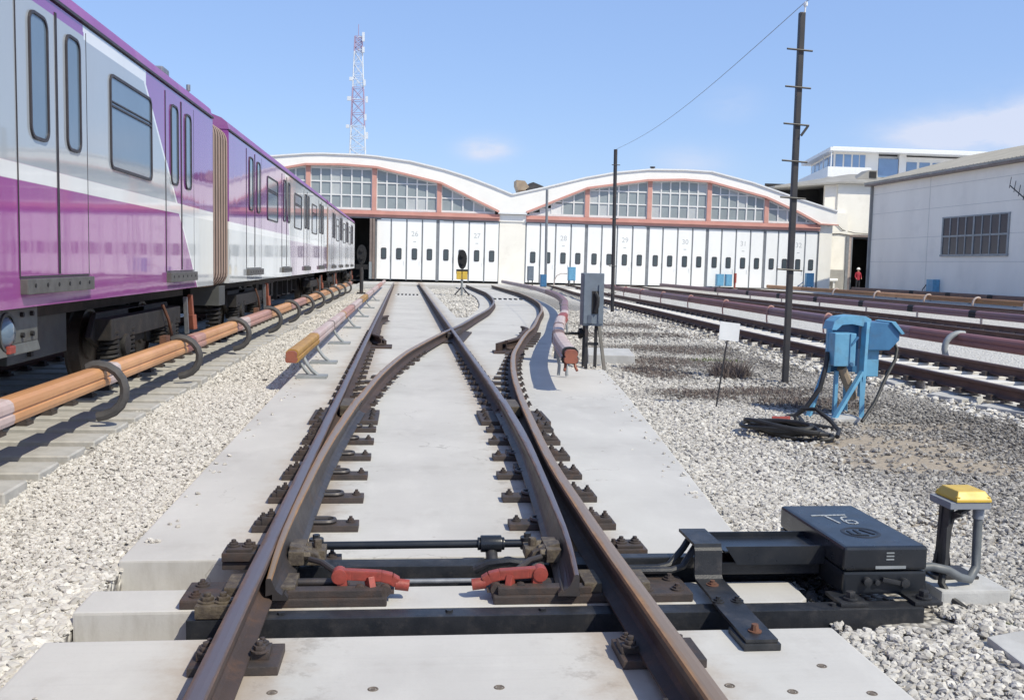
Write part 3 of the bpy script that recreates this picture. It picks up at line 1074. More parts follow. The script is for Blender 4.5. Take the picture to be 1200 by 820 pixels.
    # plates on the nearest slab
    for (x0, x1, y0, y1) in ((-0.76, -0.44, 3.48, 3.70), (-0.74, -0.45, 2.84, 3.06), (0.82, 1.14, 3.46, 3.68), (0.83, 1.13, 2.88, 3.10)):
        p = MB().box(x0, x1, y0, y1, 0.0008, 0.034).build('tie_plate', 'plate_iron', t, bevel=0.004)
        xc = -0.61 if x0 < 0 else 0.957
        for s in (-1, 1):
            b = MB()
            b.box(min(xc + s * 0.064, xc + s * 0.13), max(xc + s * 0.064, xc + s * 0.13), y0 + 0.06, y1 - 0.06, 0.034, 0.062)
            bolt_mb(b, xc + s * 0.095, (y0 + y1) / 2 - 0.035, 0.062, 0.023, 0.055)
            bolt_mb(b, xc + s * 0.095, (y0 + y1) / 2 + 0.035, 0.062, 0.018, 0.035)
            b.build('rail_clip', 'plate_iron', p, bevel=0.003)
    # big plates at the tips on the sleeper block
    for (x0, x1, inner, xc) in ((-0.94, -0.065, -0.065, -0.61), (0.40, 1.30, 0.40, 0.957)):
        p = MB().box(x0, x1, 4.175, 4.425, 0.0008, 0.040).build('tip_plate', 'plate_iron', t, bevel=0.008)
        for bx in (x0 + 0.06, x0 + 0.20, x1 - 0.06, x1 - 0.20):
            for by in (4.23, 4.37):
                b = MB()
                bolt_mb(b, bx, by, 0.040, 0.021, 0.040)
                b.build('bolt', 'plate_iron', p)
        b = MB()
        for s in (-1, 1):
            b.box(min(xc + s * 0.07, xc + s * 0.15), max(xc + s * 0.07, xc + s * 0.15), 4.20, 4.40, 0.040, 0.085)
        b.build('rail_clip', 'greased', p, bevel=0.006)
        xa, xb = (xc + 0.12, x1 - 0.02) if xc < 0 else (x0 + 0.02, xc - 0.12)
        MB().box(xa, xb, 4.185, 4.25, 0.040, 0.072).build('plate_rib', 'plate_iron', p, bevel=0.004)
        MB().cyl((xa + 0.02, 4.33, 0.062), ((xa + xb) / 2, 4.33, 0.062), 0.018, n=10).build('locking_pin', 'blade_side', p)
    # extra stools just behind the left rail end of the long beam
    m = MB()
    m.box(-0.84, -0.70, 4.00, 4.12, 0.022, 0.075)
    bolt_mb(m, -0.80, 4.06, 0.075, 0.028, 0.055)
    bolt_mb(m, -0.735, 4.06, 0.075, 0.028, 0.055)
    m.build('beam_clamp', 'greased', t, bevel=0.006)
    # brackets on the blades that take the rods
    for xb_, s in ((xl_blade(4.6) + 0.04, 1), (xr_blade(4.6) - 0.04, -1)):
        m = MB()
        m.box(min(xb_, xb_ + s * 0.07), max(xb_, xb_ + s * 0.07), 4.50, 4.72, 0.085, 0.150)
        m.prism([(xb_, 0.07), (xb_ + s * 0.15, 0.07), (xb_ + s * 0.13, 0.12), (xb_ + s * 0.05, 0.155), (xb_, 0.165)], 'y', 4.55, 4.62)
        m.box(min(xb_ + s * 0.05, xb_ + s * 0.16), max(xb_ + s * 0.05, xb_ + s * 0.16), 4.60, 4.72, 0.075, 0.125)
        for yy in (4.53, 4.60, 4.68):
            m.cyl((xb_ + s * 0.05, yy, 0.125), (xb_ + s * 0.10, yy, 0.125), 0.022, n=6)
        m.cyl((xb_ + s * 0.12, 4.66, 0.12), (xb_ + s * 0.12, 4.66, 0.165), 0.020, n=6)
        m.build('blade_bracket', 'greased', t, bevel=0.006)
        m = MB()
        m.tube([(xb_ + s * 0.10, 4.50, 0.115), (xb_ + s * 0.16, 4.44, 0.118), (xb_ + s * 0.22, 4.37, 0.100), (xb_ + s * 0.25, 4.31, 0.080)], 0.014, 8)
        m.build('lock_bar', 'blade_side', t)
    # spacer rail shoes on the field side of stock rails at the tips
    for x0, x1 in ((-0.86, -0.70), (1.05, 1.22)):
        m = MB().box(x0, x1, 4.70, 4.86, 0.045, 0.085)
        m.box(x0 + 0.02, x1 - 0.02, 4.72, 4.84, 0.085, 0.10)
        bolt_mb(m, (x0 + x1) / 2 - 0.035, 4.78, 0.10, 0.022, 0.045)
        bolt_mb(m, (x0 + x1) / 2 + 0.035, 4.78, 0.10, 0.022, 0.045)
        m.build('rail_brace', 'plate_iron', t, bevel=0.005)
    return t


make_turnout()


# ------------------------------------------------------------------ point machine and its gear
def make_point_gear():
    # long bearer beams across the track in the trench
    def beam(label, x0, x1, y0, y1, z0, z1):
        b = thing('bearer_beam', label, 'steel beam', (x0, y0, z0), 'bearer beams of the switch')
        m = MB()
        m.box(x0, x1, y0, y0 + 0.012, z0, z1)                 # upright leg
        m.box(x0, x1, y0 + 0.012, y1, z1 - 0.012, z1)         # top leg
        m.box(x0, x1, y1 - 0.012, y1, z0, z1 - 0.012)
        m.build('channel', 'black_steel', b, bevel=0.003)
        return b
    b1 = beam('long black steel beam lying across the track in the gap in front of the two red clamps', -0.875, 2.30, 4.005, 4.105, -0.135, 0.016)
    m = MB()
    for x in (-0.5, 0.2, 0.6, 1.1, 1.9):
        m.cyl((x, 4.06, 0.016), (x, 4.06, 0.026), 0.016, n=6)
    m.build('rivet', 'black_steel', b1)
    b2 = beam('black steel beam behind the two red clamps, below the throw rod, ending at the machine', -0.55, 1.99, 4.60, 4.72, -0.12, 0.045)
    MB().box(1.30, 1.97, 4.60, 4.615, 0.045, 0.075).build('flange', 'black_steel', b2, bevel=0.002)

    # throw rod between the blades
    r = thing('throw_rod', 'black round throw rod with a collar linking both switch blades', 'rod', (0, 4.76, 0.10))
    m = MB().cyl((-0.42, 4.775, 0.098), (0.62, 4.775, 0.102), 0.0205, n=12)
    m.build('shaft', 'black_paint', r)
    m = MB().cyl((0.385, 4.775, 0.1015), (0.49, 4.775, 0.1015), 0.042, n=14)
    m.cyl((0.37, 4.775, 0.1015), (0.385, 4.775, 0.1015), 0.032, n=14)
    m.cyl((0.49, 4.775, 0.1015), (0.505, 4.775, 0.1015), 0.032, n=14)
    m.build('collar', 'black_paint', r, bevel=0.005)
    m = MB()
    m.cyl((0.44, 4.775, 0.07), (0.44, 4.66, 0.0), 0.030, n=10)
    m.cyl((0.44, 4.70, -0.01), (0.44, 4.62, -0.01), 0.036, n=12)
    m.build('drop_arm', 'black_steel', r)
    for x, s in ((-0.42, -1), (0.62, 1)):
        m = MB().cyl((x, 4.775, 0.075), (x, 4.775, 0.135), 0.036, n=12)
        m.cyl((x, 4.775, 0.135), (x, 4.775, 0.155), 0.018, n=6)
        m.build('eye', 'black_steel', r)
    # thin bright detector rod between the clamps
    m = MB().cyl((-0.06, 4.478, 0.012), (0.44, 4.478, 0.012), 0.012, n=10)
    tag(m.build('detector_rod', 'galv', org=(0, 4.478, 0.012)), 'thin bright steel rod lying between the two red clamps', 'rod')
    m = MB().tube([(0.34, 4.52, 0.05), (0.40, 4.50, 0.085), (0.50, 4.49, 0.10), (0.60, 4.49, 0.085), (0.66, 4.50, 0.07)], 0.02, 8)
    tag(m.build('bent_rod', 'black_steel', org=(0.5, 4.5, 0.05)), 'short bent black rod arching beside the right red clamp', 'rod')

    # red clamps
    for (lab, xh, s) in (('red painted switch clamp near the left rail, its tail pointing right', -0.275, 1),
                         ('red painted switch clamp near the right rail, its tail pointing left', 0.615, -1)):
        c = thing('switch_clamp', lab, 'clamp', (xh, 4.27, 0.04), 'red switch clamps')
        m = MB()
        y = 4.27
        path = [(xh, 0.118), (xh + s * 0.05, 0.116), (xh + s * 0.18, 0.108), (xh + s * 0.225, 0.096), (xh + s * 0.25, 0.078)]
        for a, b in zip(path, path[1:]):
            m.bar((a[0], y, a[1]), (b[0] + s * 0.004, y, b[1]), 0.044, 0.044)
        m.build('arm', 'red_paint', c, bevel=0.006)
        m = MB().cyl((xh, y - 0.032, 0.113), (xh, y + 0.032, 0.113), 0.034, n=14)
        m.bar((xh + s * 0.01, y, 0.11), (xh + s * 0.015, y, 0.045), 0.052, 0.044)
        m.build('hub', 'red_paint', c, bevel=0.005)
        m = MB().cyl((xh + s * 0.245, y, 0.070), (xh + s * 0.305, y, 0.062), 0.026, n=12)
        m.build('tail', 'red_paint', c)
        m = MB().bar((xh + s * 0.13, y - 0.012, 0.105), (xh + s * 0.145, y - 0.04, 0.030), 0.030, 0.048)
        m.build('finger', 'red_paint', c, bevel=0.004)
        m = MB().box(min(xh + s * 0.02, xh + s * 0.24), max(xh + s * 0.02, xh + s * 0.24), y - 0.05, y + 0.03, 0.0405, 0.050)
        m.cyl((xh + s * 0.09, y - 0.055, 0.055), (xh + s * 0.09, y - 0.02, 0.055), 0.026, n=12)
        m.cyl((xh + s * 0.20, y - 0.055, 0.055), (xh + s * 0.20, y - 0.02, 0.055), 0.026, n=12)
        m.build('rollers', 'plate_iron', c)

    # machine box
    t = thing('point_machine', 'long black point machine with chalk writing and a round emblem on its lid', 'point machine', (2.17, 4.5, 0.02))
    x0, x1, y0, y1 = 1.985, 2.385, 4.15, 4.92
    MB().box(x0 + 0.002, x1 - 0.002, y0 + 0.002, y1 - 0.002, 0.030, 0.136).build('housing', 'black_paint', t, bevel=0.012)
    lid = MB().box(x0, x1, y0, y1, 0.139, 0.252).build('lid', 'black_paint', t, bevel=0.026, seg=4)
    zt = 0.2525
    m = MB()

    def ring(r0, r1, cx, cy, z, h, n=36):
        vs = []
        for k in range(n):
            a = 2 * PI * k / n
            for rr, zz in ((r0, z), (r0 + 0.007, z + h), (r1 - 0.007, z + h), (r1, z)):
                vs.append((cx + rr * math.cos(a), cy + rr * math.sin(a), zz))
        fs = []
        for k in range(n):
            b, c_ = k * 4, ((k + 1) % n) * 4
            for j in range(3):
                fs.append((b + j, b + j + 1, c_ + j + 1, c_ + j))
        m.add(vs, fs, 0, False)
    cx, cy = 2.172, 4.385
    ring(0.072, 0.094, cx, cy, zt - 0.0006, 0.0035)
    for (a, b) in (((-0.050, 0.03), (-0.050, -0.035)), ((-0.050, -0.035), (0.02, -0.045)), ((-0.012, 0.045), (-0.012, -0.02)), ((0.02, 0.05), (0.055, -0.03))):
        m.bar((cx + a[0], cy + a[1], zt + 0.001), (cx + b[0], cy + b[1], zt + 0.0005), 0.014, 0.004)
    m.build('emblem', 'black_matt', lid)
    m = MB()
    # chalk strokes: a long overbar, a T stem and a 6

    def stroke(pts, w):
        for a, b in zip(pts, pts[1:]):
            m.bar((a[0], a[1], zt + 0.0010), (b[0], b[1], zt + 0.0010), w, 0.002)
    stroke([(2.060, 4.700), (2.245, 4.712)], 0.014)
    stroke([(2.128, 4.700), (2.146, 4.555)], 0.012)
    six = [(2.236, 4.672), (2.210, 4.668), (2.192, 4.640), (2.184, 4.590), (2.192, 4.550), (2.214, 4.538), (2.238, 4.552), (2.244, 4.582), (2.230, 4.606), (2.206, 4.606), (2.188, 4.585)]
    stroke(six, 0.010)
    m.build('chalk_writing', 'chalk', lid)
    m = MB()
    m.box(2.135, 2.280, y0 - 0.003, y0 + 0.006, 0.150, 0.163)
    for z in (0.190, 0.205, 0.220):
        m.box(2.185, 2.222, y0 - 0.002, y0 + 0.006, z, z + 0.006)
    m.build('nameplate', 'hoop_grey', lid)
    m = MB()
    m.cyl((2.095, y0 + 0.012, 0.095), (2.095, y0 - 0.022, 0.095), 0.020, n=12)
    m.cyl((2.145, y0 + 0.012, 0.088), (2.145, y0 - 0.014, 0.088), 0.013, n=10)
    m.bar((2.165, y0 - 0.012, 0.105), (2.285, y0 - 0.016, 0.080), 0.018, 0.020)
    m.cyl((2.27, y0 + 0.012, 0.088), (2.27, y0 - 0.03, 0.088), 0.021, n=12)
    m.build('latch', 'black_steel', t, bevel=0.003)
    for bx in (2.00, 2.345):
        m = MB().box(bx - 0.075, bx + 0.055, 4.03, 4.20, 0.0165, 0.034)
        m.cyl((bx - 0.01, 4.08, 0.034), (bx - 0.01, 4.08, 0.046), 0.034, n=14)
        m.cyl((bx - 0.01, 4.08, 0.046), (bx - 0.01, 4.08, 0.072), 0.023, n=6)
        m.build('mounting_foot', 'black_steel', t, bevel=0.004)
    # cover tray between machine and strap
    t2 = thing('cover_tray', 'open black steel cover tray between the strap and the machine', 'tray', (1.68, 4.5, 0.12))
    m = MB().prism([(1.50, 4.36), (1.985, 4.36), (1.985, 4.60), (1.44, 4.60)], 'z', 0.168, 0.176)
    m.prism([(1.56, 0.112), (1.985, 0.112), (1.985, 0.1995), (1.50, 0.1995)], 'y', 4.352, 4.360)
    m.prism([(1.56, 0.112), (1.985, 0.112), (1.985, 0.2000), (1.44, 0.2000)], 'y', 4.600, 4.608)
    m.build('trough', 'black_paint', t2)
    MB().box(1.50, 1.985, 4.40, 4.57, 0.050, 0.110).build('drive_bar', 'black_steel', t2, bevel=0.006)

    # bent strap anchored on the near slab
    s_ = thing('anchor_strap', 'bent dark steel strap stepping down from the tray to a bolted pad on the slab', 'strap', (1.42, 3.7, 0))
    prof = [(4.60, 0.205), (4.34, 0.205), (4.325, 0.190), (4.315, 0.075), (4.30, 0.050), (4.10, 0.046), (3.95, 0.034), (3.615, 0.030)]
    m = MB()
    w0, w1 = 1.345, 1.475
    th = 0.014
    up = [(y, z + th) for y, z in prof]
    poly = prof + up[::-1]
    # build as strip of quads
    vs = []
    for (y, z), (yu, zu) in zip(prof, up):
        dy = th if 3.99 < y < 0 else 0
        vs += [(w0, y, z), (w1, y, z), (w1, yu + (0.012 if z < 0.2 and z > 0.06 else 0), zu), (w0, yu + (0.012 if z < 0.2 and z > 0.06 else 0), zu)]
    fs = []
    for i in range(len(prof) - 1):
        a, b = i * 4, i * 4 + 4
        for k in range(4):
            fs.append((a + k, a + (k + 1) % 4, b + (k + 1) % 4, b + k))
    fs += [(0, 1, 2, 3), tuple(len(vs) - 4 + k for k in (3, 2, 1, 0))]
    m.add(vs, fs)
    m.build('strip', 'black_steel', s_, bevel=0.003)
    MB().box(1.335, 1.485, 3.605, 3.80, 0.001, 0.029).build('pad', 'black_steel', s_, bevel=0.004)
    m = MB().cyl((1.41, 3.70, 0.044), (1.41, 3.70, 0.050), 0.028, n=12)
    m.cyl((1.41, 3.70, 0.050), (1.41, 3.70, 0.075), 0.018, 0.014, n=8)
    m.build('bolt', 'rust', s_)
    for bx, by, bm_ in ((1.40, 4.22, 'rust'), (1.365, 4.03, 'black_steel'), (1.45, 4.03, 'black_steel')):
        m = MB()
        bolt_mb(m, bx, by, 0.058 if by > 4.1 else 0.050, 0.020, 0.036)
        m.build('bolt', bm_, s_)
    # pair of curved rods from under the rail to the strap
    for i, dx in enumerate((0.0, 0.055)):
        m = MB().tube([(1.00 + dx * 0.3, 4.44 - i * 0.04, 0.075), (1.20 + dx, 4.44 - i * 0.04, 0.075), (1.26 + dx, 4.45 - i * 0.03, 0.085),
                       (1.34 + dx, 4.50, 0.15), (1.37 + dx, 4.52, 0.185)], 0.017, 8)
        tag(m.build('drive_rod', 'black_steel', org=(1.2, 4.44, 0.07)), ('front' if i else 'rear') + ' one of two bent black drive rods rising to the strap', 'rod', 'bent drive rods')
    m = MB().box(1.02, 1.60, 4.505, 4.575, 0.05, 0.105)
    tag(m.build('drive_bar', 'black_steel', org=(1.3, 4.54, 0.05), bevel=0.006), 'flat black drive bar running under the right rail towards the machine', 'bar')


make_point_gear()


def make_stand():
    t = thing('cable_stand', 'dark iron stand with a yellow capped junction box and grey hose', 'junction box', (2.72, 4.36, 0.0))
    MB().prism([(2.555, 0.02), (2.655, 0.02), (2.635, 0.16), (2.63, 0.385), (2.585, 0.385), (2.578, 0.16)], 'y', 4.40, 4.425).build('web', 'pole_dark', t)
    m = MB()
    m.prism([(2.570, 0.02), (2.592, 0.02), (2.612, 0.385), (2.590, 0.385)], 'y', 4.34, 4.40)
    m.prism([(4.25, 0.365), (4.40, 0.365), (4.40, 0.02), (4.36, 0.02), (4.375, 0.20), (4.33, 0.33)], 'x', 2.600, 2.612)
    m.bar((2.62, 4.32, 0.36), (2.70, 4.36, 0.38), 0.035, 0.012)
    m.build('post', 'pole_dark', t)
    MB().box(2.54, 2.76, 4.34, 4.52, 0.031, 0.045).build('foot', 'pole_dark', t, bevel=0.003)
    m = MB().box(2.562, 2.765, 4.290, 4.478, 0.385, 0.418)
    m.build('tray', 'grey_plastic', t, bevel=0.004)
    m = MB()
    vs = [(2.590, 4.285, 0.419), (2.765, 4.285, 0.419), (2.765, 4.48, 0.419), (2.590, 4.48, 0.419),
          (2.590, 4.285, 0.432), (2.765, 4.285, 0.432), (2.765, 4.48, 0.432), (2.590, 4.48, 0.432),
          (2.610, 4.312, 0.468), (2.745, 4.312, 0.468), (2.745, 4.455, 0.468), (2.610, 4.455, 0.468)]
    fs = [(3, 2, 1, 0), (8, 9, 10, 11)]
    for b in (0, 4):
        fs += [(b + k, b + (k + 1) % 4, b + 4 + (k + 1) % 4, b + 4 + k) for k in range(4)]
    m.add(vs, fs)
    m.build('cap', 'yellow_paint', t, bevel=0.005)
    m = MB()
    for x in (2.603, 2.752):
        for y in (4.300, 4.466):
            m.cyl((x, y, 0.430), (x, y, 0.444), 0.012, n=8)
    m.build('screws', 'yellow_paint', t)
    m = MB()
    m.tube([(2.735, 4.34, 0.385), (2.735, 4.34, 0.30), (2.730, 4.33, 0.20), (2.72, 4.31, 0.10), (2.665, 4.27, 0.055), (2.60, 4.24, 0.075),
            (2.53, 4.23, 0.115), (2.46, 4.24, 0.128), (2.38, 4.25, 0.12)], 0.021, 10)
    m.build('hose', 'grey_hose', t)
    m = MB().cyl((2.735, 4.34, 0.33), (2.735, 4.34, 0.39), 0.026, n=10)
    m.build('gland', 'grey_plastic', t)
    m = MB().tube([(2.555, 4.30, 0.30), (2.54, 4.27, 0.16), (2.51, 4.24, 0.05), (2.535, 4.20, -0.01), (2.58, 4.13, -0.045), (2.66, 4.03, -0.075)], 0.017, 8)
    m.build('cable', 'cable_black', t)
    m = MB().box(2.48, 2.82, 4.18, 4.55, -0.14, 0.03)
    tag(m.build('concrete_block', 'block_conc', org=(2.7, 4.4, -0.14), bevel=0.012), 'rough pale concrete block under the yellow capped stand', 'block', 'concrete blocks')
    # other blocks
    m = MB().prism([(2.43, 3.74), (2.62, 3.80), (3.0, 3.45), (2.80, 3.2), (2.40, 3.42)], 'z', -0.12, -0.012)
    tag(m.build('concrete_block', 'block_conc', org=(2.6, 3.5, -0.12), bevel=0.008), 'pale concrete plank at the lower right corner beside the green tuft', 'block', 'concrete blocks')
    m = MB().prism([(2.95, 15.6), (3.70, 15.5), (3.92, 16.9), (3.20, 17.0)], 'z', -0.14, 0.06)
    tag(m.build('concrete_block', 'block_conc', org=(3.4, 16, -0.12), bevel=0.012), 'low concrete block behind the legs of the grey cabinet', 'block', 'concrete blocks')
    for lab, pts in (('pale flat concrete plate beside the rail behind the blue stand', [(6.70, 12.75), (6.80, 13.30), (7.45, 13.85), (7.40, 13.2)]),
                     ('pale flat concrete plate at the right edge, the longer one, beside the rail', [(6.62, 11.75), (7.40, 12.35), (7.2, 11.5), (6.75, 11.2)]),
                     ('pale flat concrete plate at the right edge, nearest to the camera', [(6.66, 10.75), (7.6, 11.3), (7.3, 10.5), (6.9, 10.1)])):
        m = MB().prism(pts, 'z', -0.13, -0.03)
        tag(m.build('concrete_plate', 'block_conc', org=(pts[0][0], pts[0][1], -0.12), bevel=0.008), lab, 'concrete plate', 'concrete plates beside the rail')


make_stand()


# ------------------------------------------------------------------ third rails
COVER = [(-0.060, 0.112), (0.0, 0.118), (0.060, 0.112), (0.092, 0.085), (0.100, 0.052), (0.100, 0.018), (0.086, 0.010), (0.088, -0.004),
         (0.104, -0.012), (0.106, -0.050), (0.094, -0.084), (0.060, -0.096), (-0.060, -0.096), (-0.094, -0.084), (-0.106, -0.050), (-0.104, -0.012),
         (-0.088, -0.004), (-0.086, 0.010), (-0.100, 0.018), (-0.100, 0.052), (-0.092, 0.085)]


def third_rail(label, fx, fz, joints, mats, hoops, hoop_mat, side=1, hoop_r=0.042, hoop_out=0.33, hoop_foot=-0.10, scale=1.0, endcap=None, group='covered third rails',
               ys=None, collar=None, hoop_top=None):
    y0 = joints[0]
    t = thing('third_rail', label, 'third rail', (fx(y0), y0, 0), group)

    def sw(a, b, mat, sc, name, step):
        yy = yrange(a, b, step)
        n = len(COVER)
        vs = []
        for y in yy:
            e = 0.05
            sl = (fx(y + e) - fx(y - e)) / (2 * e)
            c = 1 / math.sqrt(1 + sl * sl)
            for (p, h) in COVER:
                vs.append((fx(y) + c * p * sc * scale, y - sl * c * p * sc * scale, fz(y) + h * sc * scale))
        fs = []
        for i in range(len(yy) - 1):
            for k in range(n):
                fs.append((i * n + k, (i + 1) * n + k, (i + 1) * n + (k + 1) % n, i * n + (k + 1) % n))
        fs += [tuple(range(n)), tuple((len(yy) - 1) * n + k for k in reversed(range(n)))]
        m = MB().add(vs, fs, 0, False)
        return m.build(name, mat, t)
    for i, (a, b) in enumerate(zip(joints, joints[1:])):
        sw(a + 0.006, b - 0.006, mats[i % len(mats)], 1.0, 'cover', 0.8)
    for k, (y, mm, w) in enumerate(collar or []):
        sw(y - w / 2, y + w / 2, mm, 1.035, 'collar', 0.5)
    for y in hoops:
        x, z = fx(y), fz(y)
        zt = z + 0.125 * scale
        pts = [(x - side * 0.06, y, zt - 0.01), (x, y, zt + 0.018)]
        zf = hoop_foot
        # big C bulging to the side
        for k in range(9):
            a = PI / 2 - PI * k / 8 * 0.93
            pts.append((x + side * (0.04 + hoop_out * math.cos(a)), y, (zt + zf) / 2 + (zt - zf) / 2 * math.sin(a) + 0.02))
        pts.append((x + side * 0.02, y, zf + 0.01))
        m = MB().tube(pts, hoop_r, 8)
        m.build('bracket', hoop_mat, t)
    if endcap:
        y, mm = endcap
        m = MB()
        n = len(COVER)
        pr = [(fx(y) + p * 0.86 * scale, fz(y) + h * 0.86 * scale) for p, h in COVER]
        m.prism(pr, 'y', y - 0.05, y + 0.02)
        m.build('end_cap', mm, t, bevel=0.006)
    return t


def yj(a, b, h):
    return yrange(a, b, h)


# left third rail beside the train
third_rail('long orange brown covered third rail beside the train, held by thick black hoops', lambda y: -2.78 + 0.0012 * y, lambda y: 0.385,
           [4.0, 7.02, 9.1, 12.3, 16.1, 20.1, 23.5, 27, 30.5, 34, 37.5, 41, 45, 49],
           ['cover_orange', 'cover_orange', 'cover_orange', 'cover_orange', 'cover_pink', 'cover_orange', 'cover_pink', 'cover_orange'],
           [5.4, 9.1, 12.3, 16.1, 20.1, 23.5, 27, 30.5, 34, 37.5, 41, 45], 'rubber', 1, 0.044, 0.225, 0.03, scale=0.85,
           collar=[(6.9, 'cover_pale', 0.32), (9.45, 'cover_pale', 0.35), (12.75, 'cover_redbrown', 0.5), (13.3, 'cover_pink', 0.6), (17.0, 'cover_pale', 0.8)])
# the one with the ochre end, left of the turnout
tb = third_rail('pinkish third rail left of the turnout, its near end ochre with a red cap', lambda y: -1.32 + 0.002 * (y - 12), lambda y: 0.35,
                [11.7, 14.3, 17.4, 20.6, 24, 28, 32, 37, 43, 50, 57], ['cover_ochre', 'cover_pale', 'cover_pale', 'cover_pink', 'cover_pale'],
                [], 'rubber', scale=0.76, endcap=(11.65, 'lever_red'), collar=[(14.3, 'cover_ochre', 0.22), (17.4, 'brown_frame', 0.2), (20.6, 'cover_ochre', 0.22), (24, 'brown_frame', 0.3), (28, 'brown_frame', 0.35), (32, 'brown_frame', 0.4), (37, 'brown_frame', 0.4)])
for y in (12.6, 14.4, 17.8, 22.0, 26.5, 31.5, 37.5):
    m = MB().box(-1.36, -0.98, y - 0.13, y + 0.13, 0.001, 0.035)
    m.tube([(-1.30, y, 0.30), (-1.24, y, 0.18), (-1.17, y, 0.09), (-1.10, y, 0.035)], 0.024, 8)
    if y < 13:
        m.tube([(-1.38, y + .1, 0.30), (-1.33, y + .1, 0.18), (-1.27, y + .1, 0.09), (-1.22, y + .1, 0.035)], 0.022, 8)
    m.build('support', 'hoop_grey', tb, bevel=0.0)
# the one right of the curved rail
fc = lambda y: xr(y) + dv(y) + (0.66 if y > 14 else 0.66)
tc_ = third_rail('third rail right of the curved rail, pale cover with a round red open end', fc, lambda y: 0.42,
                 [11.4, 14.2, 16.4, 18.8, 21.2, 24, 28, 33, 39, 46, 54, 60], ['cover_pale', 'cover_pale', 'cover_pale', 'cover_pale', 'cover_purple', 'cover_purple', 'cover_purple', 'cover_purple'],
                 [], 'rubber', scale=0.9, endcap=(11.36, 'lever_red'), collar=[(11.46, 'black_plain', 0.12), (14.4, 'cover_dark', 0.6), (16.4, 'cover_dark', 0.3), (19.4, 'red_paint', 1.2), (24, 'brown_frame', 0.4), (28, 'brown_frame', 0.4)])
for y in (12.9, 15.2, 17.6, 21.5, 26, 31):
    x = fc(y)
    m = MB().tube([(x - 0.02, y, 0.32), (x + 0.06, y, 0.16), (x + 0.07, y, 0.02)], 0.022, 8, mi=0)
    m.tube([(x - 0.06, y + .08, 0.32), (x - 0.02, y + .08, 0.16), (x - 0.03, y + .08, 0.02)], 0.022, 8)
    m.build('support', 'hoop_grey', tc_)
m = MB()
for dx in (-0.05, 0.05):
    m.tube([(fc(11.4) + dx, 11.42, 0.36), (fc(11.4) + dx * 1.2, 11.38, 0.30), (fc(11.4) + dx * 1.5, 11.34, 0.26)], 0.018, 6)
m.build('end_lug', 'lever_red', tc_)
m = MB().cyl((fc(14.6), 14.6, 0.47), (fc(14.6) + 0.42, 14.7, 0.47), 0.018, n=8)
m.cyl((fc(14.6) + 0.36, 14.69, 0.47), (fc(14.6) + 0.46, 14.71, 0.47), 0.07, n=10)
m.cyl((fc(14.6) + 0.33, 14.69, 0.47), (fc(14.6) + 0.37, 14.69, 0.47), 0.09, n=6)
m.build('side_stub', 'black_plain', tc_)

# ------------------------------------------------------------------ tracks on the right, and the train's own


def plain_track(label, fc_, ya, yb, zrail, sleeper_mat, half=1.25, pitch=0.62, blocks=False, group='yard tracks', gravel_z=-0.1, top='rail_top_far', shift=0.0, sw=0.125):
    t = thing('railway_track', label, 'railway track', (fc_(ya), ya, 0), group)
    for s in (-1, 1):
        sweep_rail('rail', yrange(ya, yb, 1.2), lambda y, s=s: fc_(y) + s * 0.786, zrail, ['rail_rust', top], t)
    sl0 = MB().box(-half + shift, half + shift, -sw, sw, -0.13, 0.0).build('sleeper', sleeper_mat, None, bevel=0.012, seg=1)
    kids = []
    for s in (-1, 1):
        pl0 = MB().box(s * 0.786 - 0.15, s * 0.786 + 0.15, -0.08, 0.08, 0.001, 0.030)
        for q in (-1, 1):
            pl0.box(s * 0.786 + q * 0.105 - 0.03, s * 0.786 + q * 0.105 + 0.03, -0.05, 0.05, 0.0295, 0.07)
        pl0 = pl0.build('tie_plate', 'plate_iron')
        pl0.parent = sl0
        kids.append(pl0)
    bk0 = None
    if blocks:
        b = MB()
        b.box(-0.60, -0.50, -0.07, 0.07, 0.001, 0.135)
        bk0 = b.build('track_block', 'post_grey', None, bevel=0.01)
        bk0.parent = sl0
        kids.append(bk0)
    first = True
    for y in yrange(ya + 0.3, yb, pitch):
        o = sl0 if first else sl0.copy()
        if not first:
            COL.objects.link(o)
        o.parent = t
        o.location = (fc_(y) - fc_(ya), y - ya, zrail - 0.0315)
        if not first and y < 40:
            for kd in kids:
                c = kd.copy()
                COL.objects.link(c)
                c.parent = o
        first = False
    return t


T3 = [(0, 7.83), (14, 7.86), (20, 8.0), (30, 8.45), (45, 8.95), (60, 10.0), (70, 10.4)]
f3 = lambda y: interp(T3, y)
f4 = lambda y: 14.35 + 0.012 * (y - 20)
f5 = lambda y: 22.45 + 0.01 * (y - 40)
plain_track('brown railed track of white sleepers nearest the blue stand', f3, 8.0, 68, 0.035, 'sleeper_white', 1.25, 0.66, True, shift=0.56)
plain_track('second brown railed track behind the purple third rail', f4, 14, 68, 0.035, 'sleeper_white', 1.30, 0.66)
plain_track('farthest brown railed track, beside the orange third rail near the shed', f5, 24, 68, 0.035, 'sleeper_white', 1.3, 0.8)
plain_track('track of concrete sleepers under the purple train', lambda y: -4.30, 1.5, 66, -0.02, 'sleeper_conc', 1.42, 0.62, group='yard tracks', shift=0.32, sw=0.20)
hD = [13.2, 17.2, 21.2, 25.2, 29.5, 33.8, 38, 42, 46, 50]
third_rail('purple brown third rail behind the blue stand, with a large grey hoop', lambda y: f3(y) + 0.786 + 0.66, lambda y: 0.39,
           [9.0] + hD[:1] + [17.2, 21.2, 25.2, 29.5, 33.8, 38, 42, 46, 50, 54, 58], ['cover_redbrown', 'cover_redbrown', 'cover_purple', 'cover_purple'], hD[2:], 'cover_pink', -1, 0.022, 0.085, -0.05, scale=1.02,
           collar=[(18.6, 'cover_redbrown', 0.9)])
o = bpy.data.objects['third_rail.003'] if 'third_rail.003' in bpy.data.objects else None
